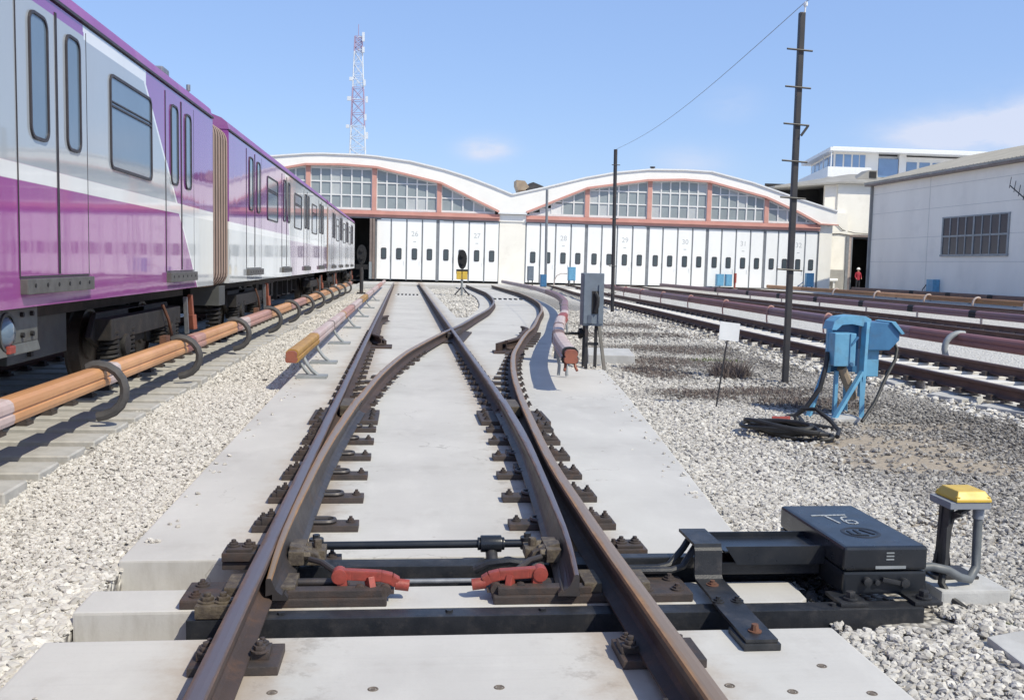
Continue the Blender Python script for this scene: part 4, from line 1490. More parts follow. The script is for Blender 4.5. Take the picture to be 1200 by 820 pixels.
if o is not None:
    y = 15.6
    x, z = f3(y) + 1.446, 0.36
    pts = []
    for k in range(13):
        a = PI * 0.42 + PI * 1.02 * k / 12
        pts.append((x - 0.02 + 0.27 * math.cos(a), y, 0.24 + 0.26 * math.sin(a)))
    b_ = MB().tube(pts, 0.05, 10).build('bracket', 'hoop_grey', o)
    b_['label'] = 'large grey hoop'
hE = [23, 26, 29.5, 33, 37, 41, 45, 50]
te = third_rail('purple third rail along the second right hand track, with dark collars', lambda y: f4(y) + 0.786 + 0.7, lambda y: 0.37,
                [15, 19, 23, 26, 29.5, 33, 37, 41, 45, 50, 56, 62], ['cover_purple'], [], 'hoop_pale', -1, 0.02, 0.2, -0.08, scale=1.0,
                collar=[(y, 'black_plain', 0.35) for y in hE])
for y in hE:
    x = f4(y) + 1.486 - 0.12
    MB().bar((x, y - 0.5, -0.08), (x, y - 0.5, 0.30), 0.045, 0.045).build('leg', 'hoop_pale', te)
hF = [32, 35.5, 39, 43, 48, 53]
third_rail('orange brown third rail nearest the grey shed wall, with white hoops', lambda y: f5(y) + 0.786 + 0.75, lambda y: 0.38, [24, 28, 32, 35.5, 39, 43, 48, 53, 58, 64],
           ['cover_brown', 'cover_brown', 'cover_orange'], hF, 'hoop_pale', -1, 0.045, 0.22, -0.05)
tg = third_rail('dark brown pipe like third rail at the foot of the grey shed', lambda y: 30.2, lambda y: 0.34, [36, 40, 44, 48, 52, 56, 60, 64], ['cover_dark'], [], 'hoop_pale',
                collar=[(y, 'black_plain', 0.5) for y in (40, 44, 48, 52, 56)])
for y in (38, 42, 46, 50, 54, 58):
    MB().box(30.14, 30.26, y - 0.06, y + 0.06, -0.1, 0.25).build('leg', 'hoop_grey', tg)


# ------------------------------------------------------------------ the train
TX = -2.85           # right hand side plane of the train
TW = 2.70


def body_section(z_off=0.0):
    """half profile (x offset from side plane inward negative), z"""
    return [(0.0, 1.085), (0.0, 3.50), (-0.012, 3.535)]


def make_car(label, y0, y1, doors, windows, livery, first=False):
    t = thing('metro_car', label, 'train car', (TX - TW / 2, (y0 + y1) / 2, 0.155), 'purple metro cars')
    x1, x0 = TX, TX - TW
    m = MB()
    # side and end walls as one shell, slight tumblehome at the eaves
    prof = [(x0, 1.085), (x0, 3.50), (x0 + 0.02, 3.53), (x1 - 0.02, 3.53), (x1, 3.50), (x1, 1.085)]
    m.prism(prof, 'y', y0, y1)
    m.build('body', livery, t, bevel=0.0)
    # roof: rounded, with a gutter line
    n = 12
    pr = [(x0 - 0.002, 3.545)]
    xc, hw = (x0 + x1) / 2, TW / 2
    for k in range(n + 1):
        a = PI - PI * k / n
        ca = math.copysign(abs(math.cos(a)) ** 0.62, math.cos(a))
        pr.append((xc + ca * hw * 1.0, 3.552 + 0.30 * abs(math.sin(a)) ** 0.8))
    pr.append((x1 + 0.002, 3.545))
    m = MB().prism(pr, 'y', y0 + 0.01, y1 - 0.01)
    m.sm = [False, False] + [True] * (len(m.f) - 2)
    m.build('roof', 'roof_purple', t)
    m = MB().box(x1 - 0.01, x1 + 0.022, y0 + 0.02, y1 - 0.02, 3.515, 3.540)
    m.build('gutter', 'frame_rubber', t)

    def rrect(ya, yb, za, zb, r, n=5):
        pts = []
        for cy, cz, a0 in ((yb - r, zb - r, 0), (ya + r, zb - r, 90), (ya + r, za + r, 180), (yb - r, za + r, 270)):
            for k in range(n + 1):
                a = R(a0 + 90 * k / n)
                pts.append((cy + r * math.cos(a), cz + r * math.sin(a)))
        return pts

    def framed(ya, yb, za, zb, r, parent, name, fr=0.032, xo=0.0, transom=None):
        out = rrect(ya, yb, za, zb, r)
        inn = rrect(ya + fr, yb - fr, za + fr, zb - fr, max(0.01, r - fr))
        k = len(out)
        f = MB()
        xa, xb = x1 + xo - 0.004, x1 + xo + 0.016
        vs = [(xb, p[0], p[1]) for p in out] + [(xb, p[0], p[1]) for p in inn] + [(xa, p[0], p[1]) for p in out] + [(xb - 0.014, p[0], p[1]) for p in inn]
        fs = []
        for i in range(k):
            j = (i + 1) % k
            fs += [(i, j, k + j, k + i), (2 * k + i, 2 * k + j, j, i), (k + i, k + j, 3 * k + j, 3 * k + i)]
        f.add(vs, fs)
        if transom:
            f.box(xb - 0.012, xb - 0.001, ya + fr, yb - fr, transom - 0.022, transom - 0.004)
            f.box(xb - 0.012, xb - 0.001, ya + fr, yb - fr, transom + 0.020, transom + 0.034)
        fo = f.build(name, 'frame_rubber', parent)
        g = MB().prism(inn, 'x', x1 + xo - 0.003, x1 + xo + 0.003)
        g.build('pane', 'train_glass', fo)
        return fo
    for (ya, yb) in doors:
        ym = ya + (yb - ya) * 0.52
        d = MB()
        # two leaves, each standing a hair proud with a shadow gap between
        for a, b in ((ya, ym - 0.006), (ym + 0.006, yb)):
            l_ = MB().box(x1 - 0.002, x1 + 0.006, a, b, 1.32, 3.44).build('door_leaf', livery, t, bevel=0.003, seg=1)
            w = b - a
            framed(a + w * 0.28, b - w * 0.24, 2.365, 3.33, 0.10, l_, 'window', 0.023, 0.007)
            MB().box(x1 + 0.0062, x1 + 0.013, b - 0.016 if a == ya else a, b if a == ya else a + 0.012, 1.33, 3.43).build('edge_seal', 'frame_rubber', l_)
        m = MB().box(x1, x1 + 0.0075, ya - 0.014, ya - 0.003, 1.32, 3.44)
        m.box(x1, x1 + 0.0075, yb + 0.003, yb + 0.012, 1.32, 3.44)
        m.box(x1, x1 + 0.0075, ya - 0.014, yb + 0.012, 1.306, 1.318)
        m.build('door_seal', 'frame_rubber', t)
        s_ = MB().box(x1 - 0.01, x1 + 0.055, ya, yb, 1.185, 1.300)
        s_.build('door_sill', 'sill_grey', t, bevel=0.008)
        m = MB()
        for k in range(6):
            yy = ya + (yb - ya) * (k + 0.6) / 6.2
            m.cyl((x1 + 0.055, yy, 1.25), (x1 + 0.060, yy, 1.25), 0.016, n=8)
        m.build('sill_studs', 'black_plain', t)
    for (ya, yb, za, zb) in windows:
        framed(ya, yb, za, zb, 0.09, t, 'window', 0.028, 0.0, za + (zb - za) * 0.68)
    # panel seams of the cladding
    m = MB()
    edges = sorted([d_[0] - 0.03 for d_ in doors] + [d_[1] + 0.03 for d_ in doors])
    # underframe
    m = MB().box(x0 + 0.12, x1 - 0.42, y0 + 0.1, y1 - 0.1, 0.93, 1.083)
    m.build('underframe', 'underframe', t)
    L = y1 - y0
    # bogies
    for yc in (y0 + 3.08, y1 - 3.08):
        bg = MB()
        bg.box(x1 - 0.32, x1 - 0.14, yc - 1.55, yc + 1.55, 0.62, 0.84)
        bg.prism([(yc - 1.7, 0.66), (yc - 1.2, 0.45), (yc - 0.5, 0.45), (yc - 0.3, 0.66), (yc + 0.3, 0.66), (yc + 0.5, 0.45), (yc + 1.2, 0.45), (yc + 1.7, 0.66), (yc + 1.5, 0.9), (yc - 1.5, 0.9)], 'x', x1 - 0.36, x1 - 0.30)
        bg.box(x0 + 0.14, x0 + 0.32, yc - 1.55, yc + 1.55, 0.62, 0.84)
        bg.box(x0 + 0.3, x1 - 0.3, yc - 0.35, yc + 0.35, 0.5, 0.9)
        bo = bg.build('bogie', 'underframe', t, bevel=0.01)
        for dy in (-1.05, 1.05):
            w = MB()
            for xr_ in (TX - TW / 2 - 0.786, TX - TW / 2 + 0.786):
                s = 1 if xr_ > TX - TW / 2 else -1
                w.lathe([(0.0, s * 0.06), (0.16, s * 0.06), (0.17, s * 0.035), (0.34, s * 0.03), (0.35, s * 0.065), (0.385, s * 0.06), (0.39, -s * 0.04), (0.42, -s * 0.05), (0.42, -s * 0.075), (0.0, -s * 0.075)],
                        (xr_, yc + dy, 0.155 + 0.39), 'x', 28)
            w.cyl((TX - TW / 2 - 0.8, yc + dy, 0.545), (TX - TW / 2 + 0.8, yc + dy, 0.545), 0.08, n=12)
            w.build('wheelset', 'wheel_steel', bo)
            # axlebox and coil springs
            ab = MB()
            ab.box(x1 - 0.40, x1 - 0.16, yc + dy - 0.16, yc + dy + 0.16, 0.40, 0.68)
            ab.cyl((x1 - 0.17, yc + dy, 0.545), (x1 - 0.11, yc + dy, 0.545), 0.12, n=14)
            ab.build('axlebox', 'underframe', bo, bevel=0.012)
            for q in (-0.30, 0.30):
                pts = []
                for k in range(56):
                    a = 2 * PI * k / 9
                    pts.append((x1 - 0.23 + 0.095 * math.cos(a), yc + dy + q + 0.095 * math.sin(a), 0.40 + 0.30 * k / 55))
                MB().tube(pts, 0.019, 5).build('spring', 'underframe', bo)
        lv = MB()
        lv.bar((x1 - 0.12, yc + 1.75, 0.95), (x1 - 0.12, yc + 1.85, 0.45), 0.05, 0.05)
        lv.build('hanger', 'galv', bo)
        lv = MB()
        lv.bar((x1 - 0.10, yc + 1.95, 0.98), (x1 - 0.09, yc + 2.0, 0.68), 0.06, 0.05)
        lv.bar((x1 - 0.09, yc + 2.0, 0.70), (x1 - 0.08, yc + 2.02, 0.50), 0.10, 0.08)
        lv.build('trip_lever', 'lever_red', bo, bevel=0.008)
        lv = MB().box(x1 - 0.14, x1 - 0.06, yc + 0.42, yc + 0.62, 0.40, 0.52)
        lv.tube([(x1 - 0.12, yc + 0.5, 0.9), (x1 - 0.08, yc + 0.62, 0.72), (x1 - 0.08, yc + 0.75, 0.56), (x1 - 0.10, yc + 0.9, 0.48)], 0.02, 6)
        lv.build('collector_shoe', 'rust', bo)
    # boxes slung under the floor, each its own size
    rr = random.Random(int(y0 * 10))
    y = y0 + 4.9
    k = 0
    while y < y1 - 5.2:
        w = rr.uniform(0.7, 1.5)
        hgt = rr.uniform(0.32, 0.52)
        if y + w > y1 - 4.8:
            break
        m = MB().box(x1 - 1.15, x1 - 0.46 - rr.uniform(0, 0.15), y, y + w, 0.93 - hgt, 0.93)
        b_ = m.build('equipment_box', 'under_grey' if k % 3 == 0 else 'underframe', t, bevel=0.012)
        m = MB().box(x1 - 0.62, x1 - 0.44, y + w * 0.3, y + w * 0.34, 0.93 - hgt * 0.9, 0.9)
        m.build('strap', 'underframe', b_)
        y += w + rr.uniform(0.15, 0.5)
        k += 1
    return t


W1 = [(9.95, 11.50, 2.325, 3.235)]
car1 = make_car('nearest purple, grey and white metro car with a grey upper side', -4.2, 15.03, [(-1.2, 0.4), (3.1, 4.75), (7.66, 9.24), (12.16, 13.68)],
                [(0.95, 2.5, 2.325, 3.235), (5.45, 7.0, 2.325, 3.235)] + W1, 'livery_lead', True)
car2 = make_car('second metro car behind the brown bellows, purple upper front half', 16.35, 36.0, [(18.1, 19.9), (23.15, 24.8), (28.05, 29.6), (32.7, 34.6)],
                [(20.75, 22.4, 2.29, 3.19), (25.7, 27.4, 2.29, 3.19), (30.4, 32.0, 2.29, 3.19)], 'livery_mid')
car3 = make_car('farthest pale metro car just before the dark depot doorway', 36.8, 55.2, [(38.5, 40.3), (42.9, 44.7), (47.3, 49.1), (51.6, 53.3)],
                [(40.9, 42.4, 2.29, 3.19), (45.3, 46.8, 2.29, 3.19), (49.7, 51.1, 2.29, 3.19)], 'livery_rear')


def car_extras():
    # gangway bellows between cars 1 and 2: folded concertina, part of car 2
    for (ya, yb, car) in ((15.06, 16.33, car2), (36.03, 36.78, car3)):
        n = 6 if yb - ya > 1 else 4
        x0, x1 = TX - TW + 0.03, TX - 0.005
        m = MB()

        def ring(y, d):
            out = []
            for cx, cz, a0 in ((x1 - 0.22, 3.33, 0), (x0 + 0.22, 3.33, 90), (x0 + 0.22, 1.26, 180), (x1 - 0.22, 1.26, 270)):
                for k in range(6):
                    a = R(a0 + 90 * k / 5)
                    out.append((cx + (0.22 - d) * math.cos(a), y, cz + (0.22 - d) * math.sin(a)))
            return out
        rings, cols = [], []
        h = (yb - ya) / n
        for i in range(n):
            y = ya + i * h
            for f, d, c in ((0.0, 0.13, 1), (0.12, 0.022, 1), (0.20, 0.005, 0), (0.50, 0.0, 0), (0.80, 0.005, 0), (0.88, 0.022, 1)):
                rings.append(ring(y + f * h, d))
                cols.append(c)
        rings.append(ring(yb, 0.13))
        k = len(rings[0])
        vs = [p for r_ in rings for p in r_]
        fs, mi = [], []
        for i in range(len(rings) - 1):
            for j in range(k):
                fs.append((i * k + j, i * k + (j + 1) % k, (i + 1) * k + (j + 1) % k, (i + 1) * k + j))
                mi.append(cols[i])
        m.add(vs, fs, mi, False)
        m.build('gangway_bellows', ['bellows', 'bellows_crease_shade'], car)
        MB().box(TX - 0.5, TX - 0.06, ya + 0.75, ya + 1.25 if yb - ya > 1 else yb, 0.74, 1.05).build('coupler_box', 'under_grey', car, bevel=0.01)
        pts = []
        for q in range(60):
            a = 2 * PI * q / 9
            pts.append((TX - 0.2 + 0.10 * math.cos(a), ya + 1.0 + 0.10 * math.sin(a), 0.28 + 0.44 * q / 59))
        MB().tube(pts, 0.022, 5).build('coupler_spring', 'underframe', car)
    # battery box with a round glass lamp under the near end of car 1
    b = MB().box(-3.60, -2.96, 6.4, 8.30, 0.80, 1.07)
    b.prism([(-3.6, 0.80), (-2.96, 0.80), (-2.94, 0.72), (-3.6, 0.62)], 'y', 6.4, 8.30)
    bo = b.build('equipment_box', 'cabinet_drab', car1, bevel=0.012)
    m = MB()
    for yy in (7.95, 8.15):
        m.cyl((-2.96, yy, 0.86), (-2.935, yy, 0.86), 0.02, n=8)
        m.cyl((-2.96, yy, 1.02), (-2.935, yy, 1.02), 0.02, n=8)
    m.build('knob', 'black_plain', bo)
    m = MB().lathe([(0.0, 0.050), (0.06, 0.042), (0.10, 0.02), (0.115, 0.0)], (-2.955, 7.66, 0.90), 'x', 22)
    m.build('lamp_glass', 'lamp_glass', bo)
    m = MB().lathe([(0.128, -0.02), (0.150, -0.02), (0.150, 0.012), (0.128, 0.012)], (-2.955, 7.66, 0.90), 'x', 22)
    m.build('lamp_ring', 'under_grey', bo)
    m = MB().box(-2.95, -2.92, 7.62, 7.74, 0.74, 0.80)
    m.build('red_lens', 'red_paint', bo, bevel=0.01)
    # whip aerial and small vent on the roof
    m = MB().cyl((-4.25, 20, 3.8), (-4.25, 20, 4.75), 0.015, n=6)
    m.cyl((-4.25, 20, 4.70), (-4.25, 20, 4.82), 0.04, n=8)
    m.build('aerial', 'galv', car2)
    m = MB().box(-3.35, -3.05, 12.9, 13.25, 3.78, 3.86)
    m.build('roof_vent', 'galv', car1, bevel=0.02)


car_extras()


# ------------------------------------------------------------------ the depot
def lin(tab, x):
    for (xa, a), (xb, b) in zip(tab, tab[1:]):
        if xa <= x <= xb:
            return a + (b - a) * (x - xa) / (xb - xa)
    return tab[0][1] if x < tab[0][0] else tab[-1][1]


def text_mesh(body, size):
    cu = bpy.data.curves.new('number', 'FONT')
    cu.body = body
    cu.size = size
    cu.align_x = 'CENTER'
    cu.align_y = 'CENTER'
    tmp = bpy.data.objects.new('tmp_text', cu)
    COL.objects.link(tmp)
    dg = bpy.context.evaluated_depsgraph_get()
    me = bpy.data.meshes.new_from_object(tmp.evaluated_get(dg))
    bpy.data.objects.remove(tmp)
    return me


def build_depot():
    Y = 70.0
    t = thing('depot_building', 'long white train depot with two shallow arched gables, pink trim and numbered folding doors', 'train depot', (8, Y, 0))
    t.rotation_euler = (0, 0.0045, 0)
    out = [(-16.6, 6.42), (-15.1, 6.97), (-13.4, 7.52), (-11.8, 7.97), (-9.4, 8.46), (-7.0, 8.72), (-5.9, 8.78), (-3.3, 8.78), (-2.18, 8.72), (0.21, 8.46),
           (2.6, 7.97), (4.24, 7.52), (5.88, 6.97), (7.38, 6.42), (9.6, 6.97), (12.6, 7.78), (14.73, 8.22), (17.17, 8.52), (19.76, 8.58), (21.78, 8.53),
           (24.85, 7.86), (26.45, 7.38), (28.22, 6.86), (31.4, 6.0)]
    in1 = [(-15.66, 5.13), (-11.5, 7.0), (-7.0, 7.95), (-4.6, 8.02), (-2.17, 7.92), (2.32, 7.0), (6.464, 5.13)]
    in2 = [(8.417, 5.15), (12.74, 7.0), (17.08, 7.70), (19.78, 7.84), (21.67, 7.76), (25.96, 6.78), (28.4, 5.8), (30.08, 4.99)]
    # roof vaults as solid curved slabs running back over the hall, a white fascia in front
    m = MB()
    low = [(31.4, 4.93)] + in2[::-1] + in1[::-1] + [(-16.6, 5.1)]
    poly = out + low
    n = len(poly)
    # build as quads between out and low for clean faces
    ob_lo = [(x, lin(in1, x) if x <= 6.464 else (5.13 if x < 8.417 else (lin(in2, x) if x <= 30.08 else 4.96))) for x, z in out]
    xs = sorted(set([x for x, _ in out] + [x for x, _ in in1] + [x for x, _ in in2]))
    lo = lambda x: lin(in1, x) if x <= 6.464 else (5.13 if x < 8.417 else (lin(in2, x) if x <= 30.08 else 4.96))
    vs = []
    for x in xs:
        zt, zb = lin(out, x), lo(x)
        vs += [(x, Y - 0.36, zt), (x, Y - 0.36, zb), (x, Y + 42, zt), (x, Y + 42, zb)]
    fs = []
    for i in range(len(xs) - 1):
        a, b = 4 * i, 4 * i + 4
        fs += [(a, a + 1, b + 1, b), (a + 2, b + 2, b + 3, a + 3), (a, b, b + 2, a + 2), (a + 1, a + 3, b + 3, b + 1)]
    e = 4 * (len(xs) - 1)
    fs += [(0, 2, 3, 1), (e, e + 1, e + 3, e + 2)]
    m.add(vs, fs)
    rf = m.build('roof', 'white_wall', t)
    m = MB()
    for cur in (out,):
        for (xa, za), (xb, zb) in zip(cur, cur[1:]):
            m.bar((xa, Y - 0.40, za - 0.02), (xb, Y - 0.40, zb - 0.02), 0.14, 0.10)
    m.build('roof_edge', 'white_sheet', rf)
    m = MB()
    for cur in (in1, in2):
        for (xa, za), (xb, zb) in zip(cur, cur[1:]):
            m.bar((xa, Y - 0.38, za + 0.03), (xb, Y - 0.38, zb + 0.03), 0.12, 0.15)
    m.bar((30.0, Y - 0.39, 5.02), (31.5, Y - 0.39, 4.98), 0.10, 0.09)
    m.build('arch_trim', 'pink_trim', t)
    # gutter spouts and small roof fittings
    m = MB()
    m.box(6.40, 8.45, Y - 0.42, Y - 0.1, 5.02, 5.14)
    m.build('valley_gutter', 'white_sheet', t)
    m = MB().cyl((18.0, Y + 2, 8.4), (18.0, Y + 2, 8.85), 0.12, n=8)
    m.cyl((18.0, Y + 2, 8.85), (18.0, Y + 2, 8.95), 0.2, n=8)
    m.build('roof_vent', 'pole_dark', t)
    # rear and side walls, spandrel wall behind the glass
    m = MB()
    m.box(-16.6, 31.2, Y + 41.6, Y + 42, 0, 5.6)
    m.box(-16.6, -16.2, Y, Y + 41.6, 0, 5.6)
    m.box(30.8, 31.2, Y, Y + 41.6, 0, 5.2)
    m.box(6.55, 8.40, Y - 0.06, Y + 41, 0.05, 5.08)
    m.build('wall', 'cream_wall', t)
    m = MB().box(30.23, 31.2, Y - 0.07, Y - 0.003, 0.0, 4.95)
    m.build('end_pier', 'cream_wall', t)
    MB().box(6.45, 8.50, Y - 0.14, Y - 0.062, 4.50, 4.98).build('pier_cap', 'white_wall', t)
    # horizontal pink beams with a ledge
    for xa, xb in ((-16.2, 6.52), (8.43, 30.2)):
        m = MB()
        m.box(xa, xb, Y - 0.20, Y + 0.12, 4.52, 4.98)
        b_ = m.build('lintel', 'pink_trim', t)
        m = MB().box(xa, xb, Y - 0.32, Y - 0.203, 4.70, 4.79)
        m.build('ledge', 'pink_trim', b_)
        m = MB().box(xa, xb, Y - 0.15, Y + 0.05, 4.43, 4.517)
        m.build('track_rail', 'post_grey', b_)
    # clerestory: posts, white frames, panes
    posts = [-11.35, -6.85, -2.30, 2.235, 12.80, 17.35, 21.76, 26.09]
    for x in posts:
        c = in1 if x < 7 else in2
        MB().box(x - 0.16, x + 0.16, Y - 0.16, Y + 0.1, 4.99, lin(c, x)).build('post', 'pink_trim', t)
    rr = random.Random(5)

    def section(xa, xb, cur, cols, skip=None, rows=3):
        f = MB()
        zr = [5.10, 6.00, 6.90, 7.80, 8.6]
        w = (xb - xa) / cols
        top = lambda x: lin(cur, x) - 0.05
        panes = []
        for i in range(cols):
            a, b = xa + i * w, xa + (i + 1) * w
            for j in range(4):
                za, zb = zr[j], zr[j + 1]
                a2, b2 = a + 0.05, b - 0.05
                ta, tb_ = min(zb - 0.05, top(a2) - 0.06), min(zb - 0.05, top(b2) - 0.06)
                zb0 = za + 0.05
                if max(ta, tb_) < zb0 + 0.12:
                    continue
                if skip and skip(i, j):
                    f.box(a, b, Y - 0.03, Y, za, min(top(a), top(b), zb))
                    continue
                pl = [(a2, zb0), (b2, zb0)]
                if tb_ > zb0 + 0.01:
                    pl.append((b2, tb_))
                    if ta > zb0 + 0.01:
                        pl.append((a2, ta))
                    else:
                        k = (tb_ - zb0) / (tb_ - ta)
                        pl.append((b2 - (b2 - a2) * k, zb0))
                        pl[0] = pl[-1]
                        pl.pop()
                else:
                    k = (ta - zb0) / (ta - tb_)
                    pl[1] = (a2 + (b2 - a2) * k, zb0)
                    pl.append((a2, ta))
                panes.append((pl, j))
        for i in range(cols + 1):
            x = xa + i * w
            zt = top(x)
            if zt > 5.15:
                f.box(max(xa, x - 0.05), min(xb, x + 0.05), Y - 0.07, Y + 0.03, 5.05, zt)
        f.box(xa, xb, Y - 0.072, Y + 0.028, 5.0, 5.145)
        for z in zr[1:4]:
            # bar only where the arch stands above it
            seg = [x for x in np.linspace(xa, xb, 60) if top(x) > z]
            if len(seg) > 2:
                f.box(seg[0], seg[-1], Y - 0.068, Y + 0.026, z - 0.045, z + 0.045)
        # sloping head bar
        kx = sorted(set([xa, xb] + [p[0] for p in cur if xa < p[0] < xb]))
        for p, q in zip(kx, kx[1:]):
            f.bar((p, Y - 0.022, top(p) - 0.03), (q, Y - 0.022, top(q) - 0.03), 0.09, 0.10)
        fo = f.build('window_frame', 'frame_white', t)
        for pl, j in panes:
            g = MB().prism(pl, 'y', Y - 0.006, Y + 0.006)
            pale = rr.random() < 0.13
            g.build('pane', 'depot_glass_pale' if pale else 'depot_glass', fo)
    section(-11.19, -7.01, in1, 6)
    section(-6.69, -2.46, in1, 6)
    section(-2.14, 2.075, in1, 6)
    section(2.395, 6.2, in1, 5)
    section(8.65, 12.64, in2, 5, skip=lambda i, j: i < 3)
    section(12.96, 17.19, in2, 6)
    section(17.51, 21.60, in2, 6)
    section(21.92, 25.93, in2, 6)
    section(26.25, 29.9, in2, 5)
    # folding doors
    bays = [(-2.19, 2.18, '26'), (2.18, 6.60, '27'), (8.38, 12.82, '28'), (12.82, 17.34, '29'), (17.34, 21.75, '30'), (21.75, 26.09, '31'), (26.09, 30.20, '32')]
    Z0, Z1 = 0.22, 4.42
    nums = {}
    for bi, (xa, xb, num) in enumerate(bays):
        w = (xb - xa) / 4
        m = MB()
        for k in range(5):
            x = xa + k * w
            hw = 0.115 if k in (0, 4) else 0.045
            m.box(max(xa, x - hw), min(xb, x + hw), Y - 0.02, Y + 0.05, Z0 - 0.05, Z1 + 0.01)
        m.build('door_post', 'post_grey', t)
        for k in range(4):
            a, b = xa + k * w + (0.115 if k == 0 else 0.05), xa + (k + 1) * w - (0.115 if k == 3 else 0.05)
            l_ = MB().box(a, b, Y - 0.05, Y + 0.02, Z0 + rr.uniform(0, 0.02), Z1 - rr.uniform(0, 0.03))
            if (bi * 4 + k) % 4 in (1, 2):
                l_.box(b - 0.13, b - 0.09, Y - 0.085, Y - 0.051, 1.25, 1.55)
            lo_ = l_.build('door_leaf', 'door_white', t, bevel=0.01, seg=1)
            cx = (a + b) / 2 + 0.02
            f = MB()
            wx, wz0, wz1 = 0.19, 1.62, 2.42
            f.prism([(cx - wx, wz0 + .06), (cx - wx + .06, wz0), (cx + wx - .06, wz0), (cx + wx, wz0 + .06), (cx + wx, wz1 - .06), (cx + wx - .06, wz1), (cx - wx + .06, wz1), (cx - wx, wz1 - .06)],
                    'y', Y - 0.075, Y - 0.052)
            fo = f.build('window', 'frame_rubber', lo_)
            MB().box(cx - wx + 0.045, cx + wx - 0.045, Y - 0.079, Y - 0.0755, wz0 + 0.06, wz1 - 0.06).build('pane', 'door_glass', fo)
            if k == 2:
                me = text_mesh(num, 0.50)
                me.materials.append(MATS['print_grey'])
                o = bpy.data.objects.new('door_number', me)
                COL.objects.link(o)
                o.parent = lo_
                o.location = (cx - 8, -0.0535, 3.42)
                o.rotation_euler = (PI / 2, 0, 0)
                MB().box(cx - 0.10, cx + 0.10, Y - 0.0535, Y - 0.051, 2.86, 2.92).build('door_mark', 'print_grey', lo_)
        for k in (1, 3):
            x = xa + k * w
            MB().box(x - 0.03, x + 0.03, Y - 0.075, Y - 0.052, 1.5, 1.9).build('hinge', 'post_grey', t)
    # door bay in which the train stands: open leaves folded back at its right jamb
    m = MB().box(-2.56, -2.40, Y - 0.75, Y - 0.02, 0.22, 4.40)
    lf = m.build('door_leaf', 'brown_frame', t, bevel=0.01, seg=1)
    MB().box(-2.37, -2.215, Y - 0.70, Y - 0.02, 0.22, 4.40).build('door_leaf', 'brown_frame', t, bevel=0.01, seg=1)
    MB().box(-2.575, -2.39, Y - 0.765, Y - 0.752, 0.22, 1.4).build('kick_plate', 'hoop_grey', lf)
    MB().box(-16.2, -7.0, Y - 0.03, Y + 0.05, 0.0, 4.42).build('side_panel', 'door_white', t)
    # inside of the hall behind the open bay
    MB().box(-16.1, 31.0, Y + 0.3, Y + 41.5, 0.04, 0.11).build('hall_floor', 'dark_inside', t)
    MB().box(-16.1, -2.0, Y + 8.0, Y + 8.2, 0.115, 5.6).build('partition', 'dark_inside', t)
    return t


build_depot()


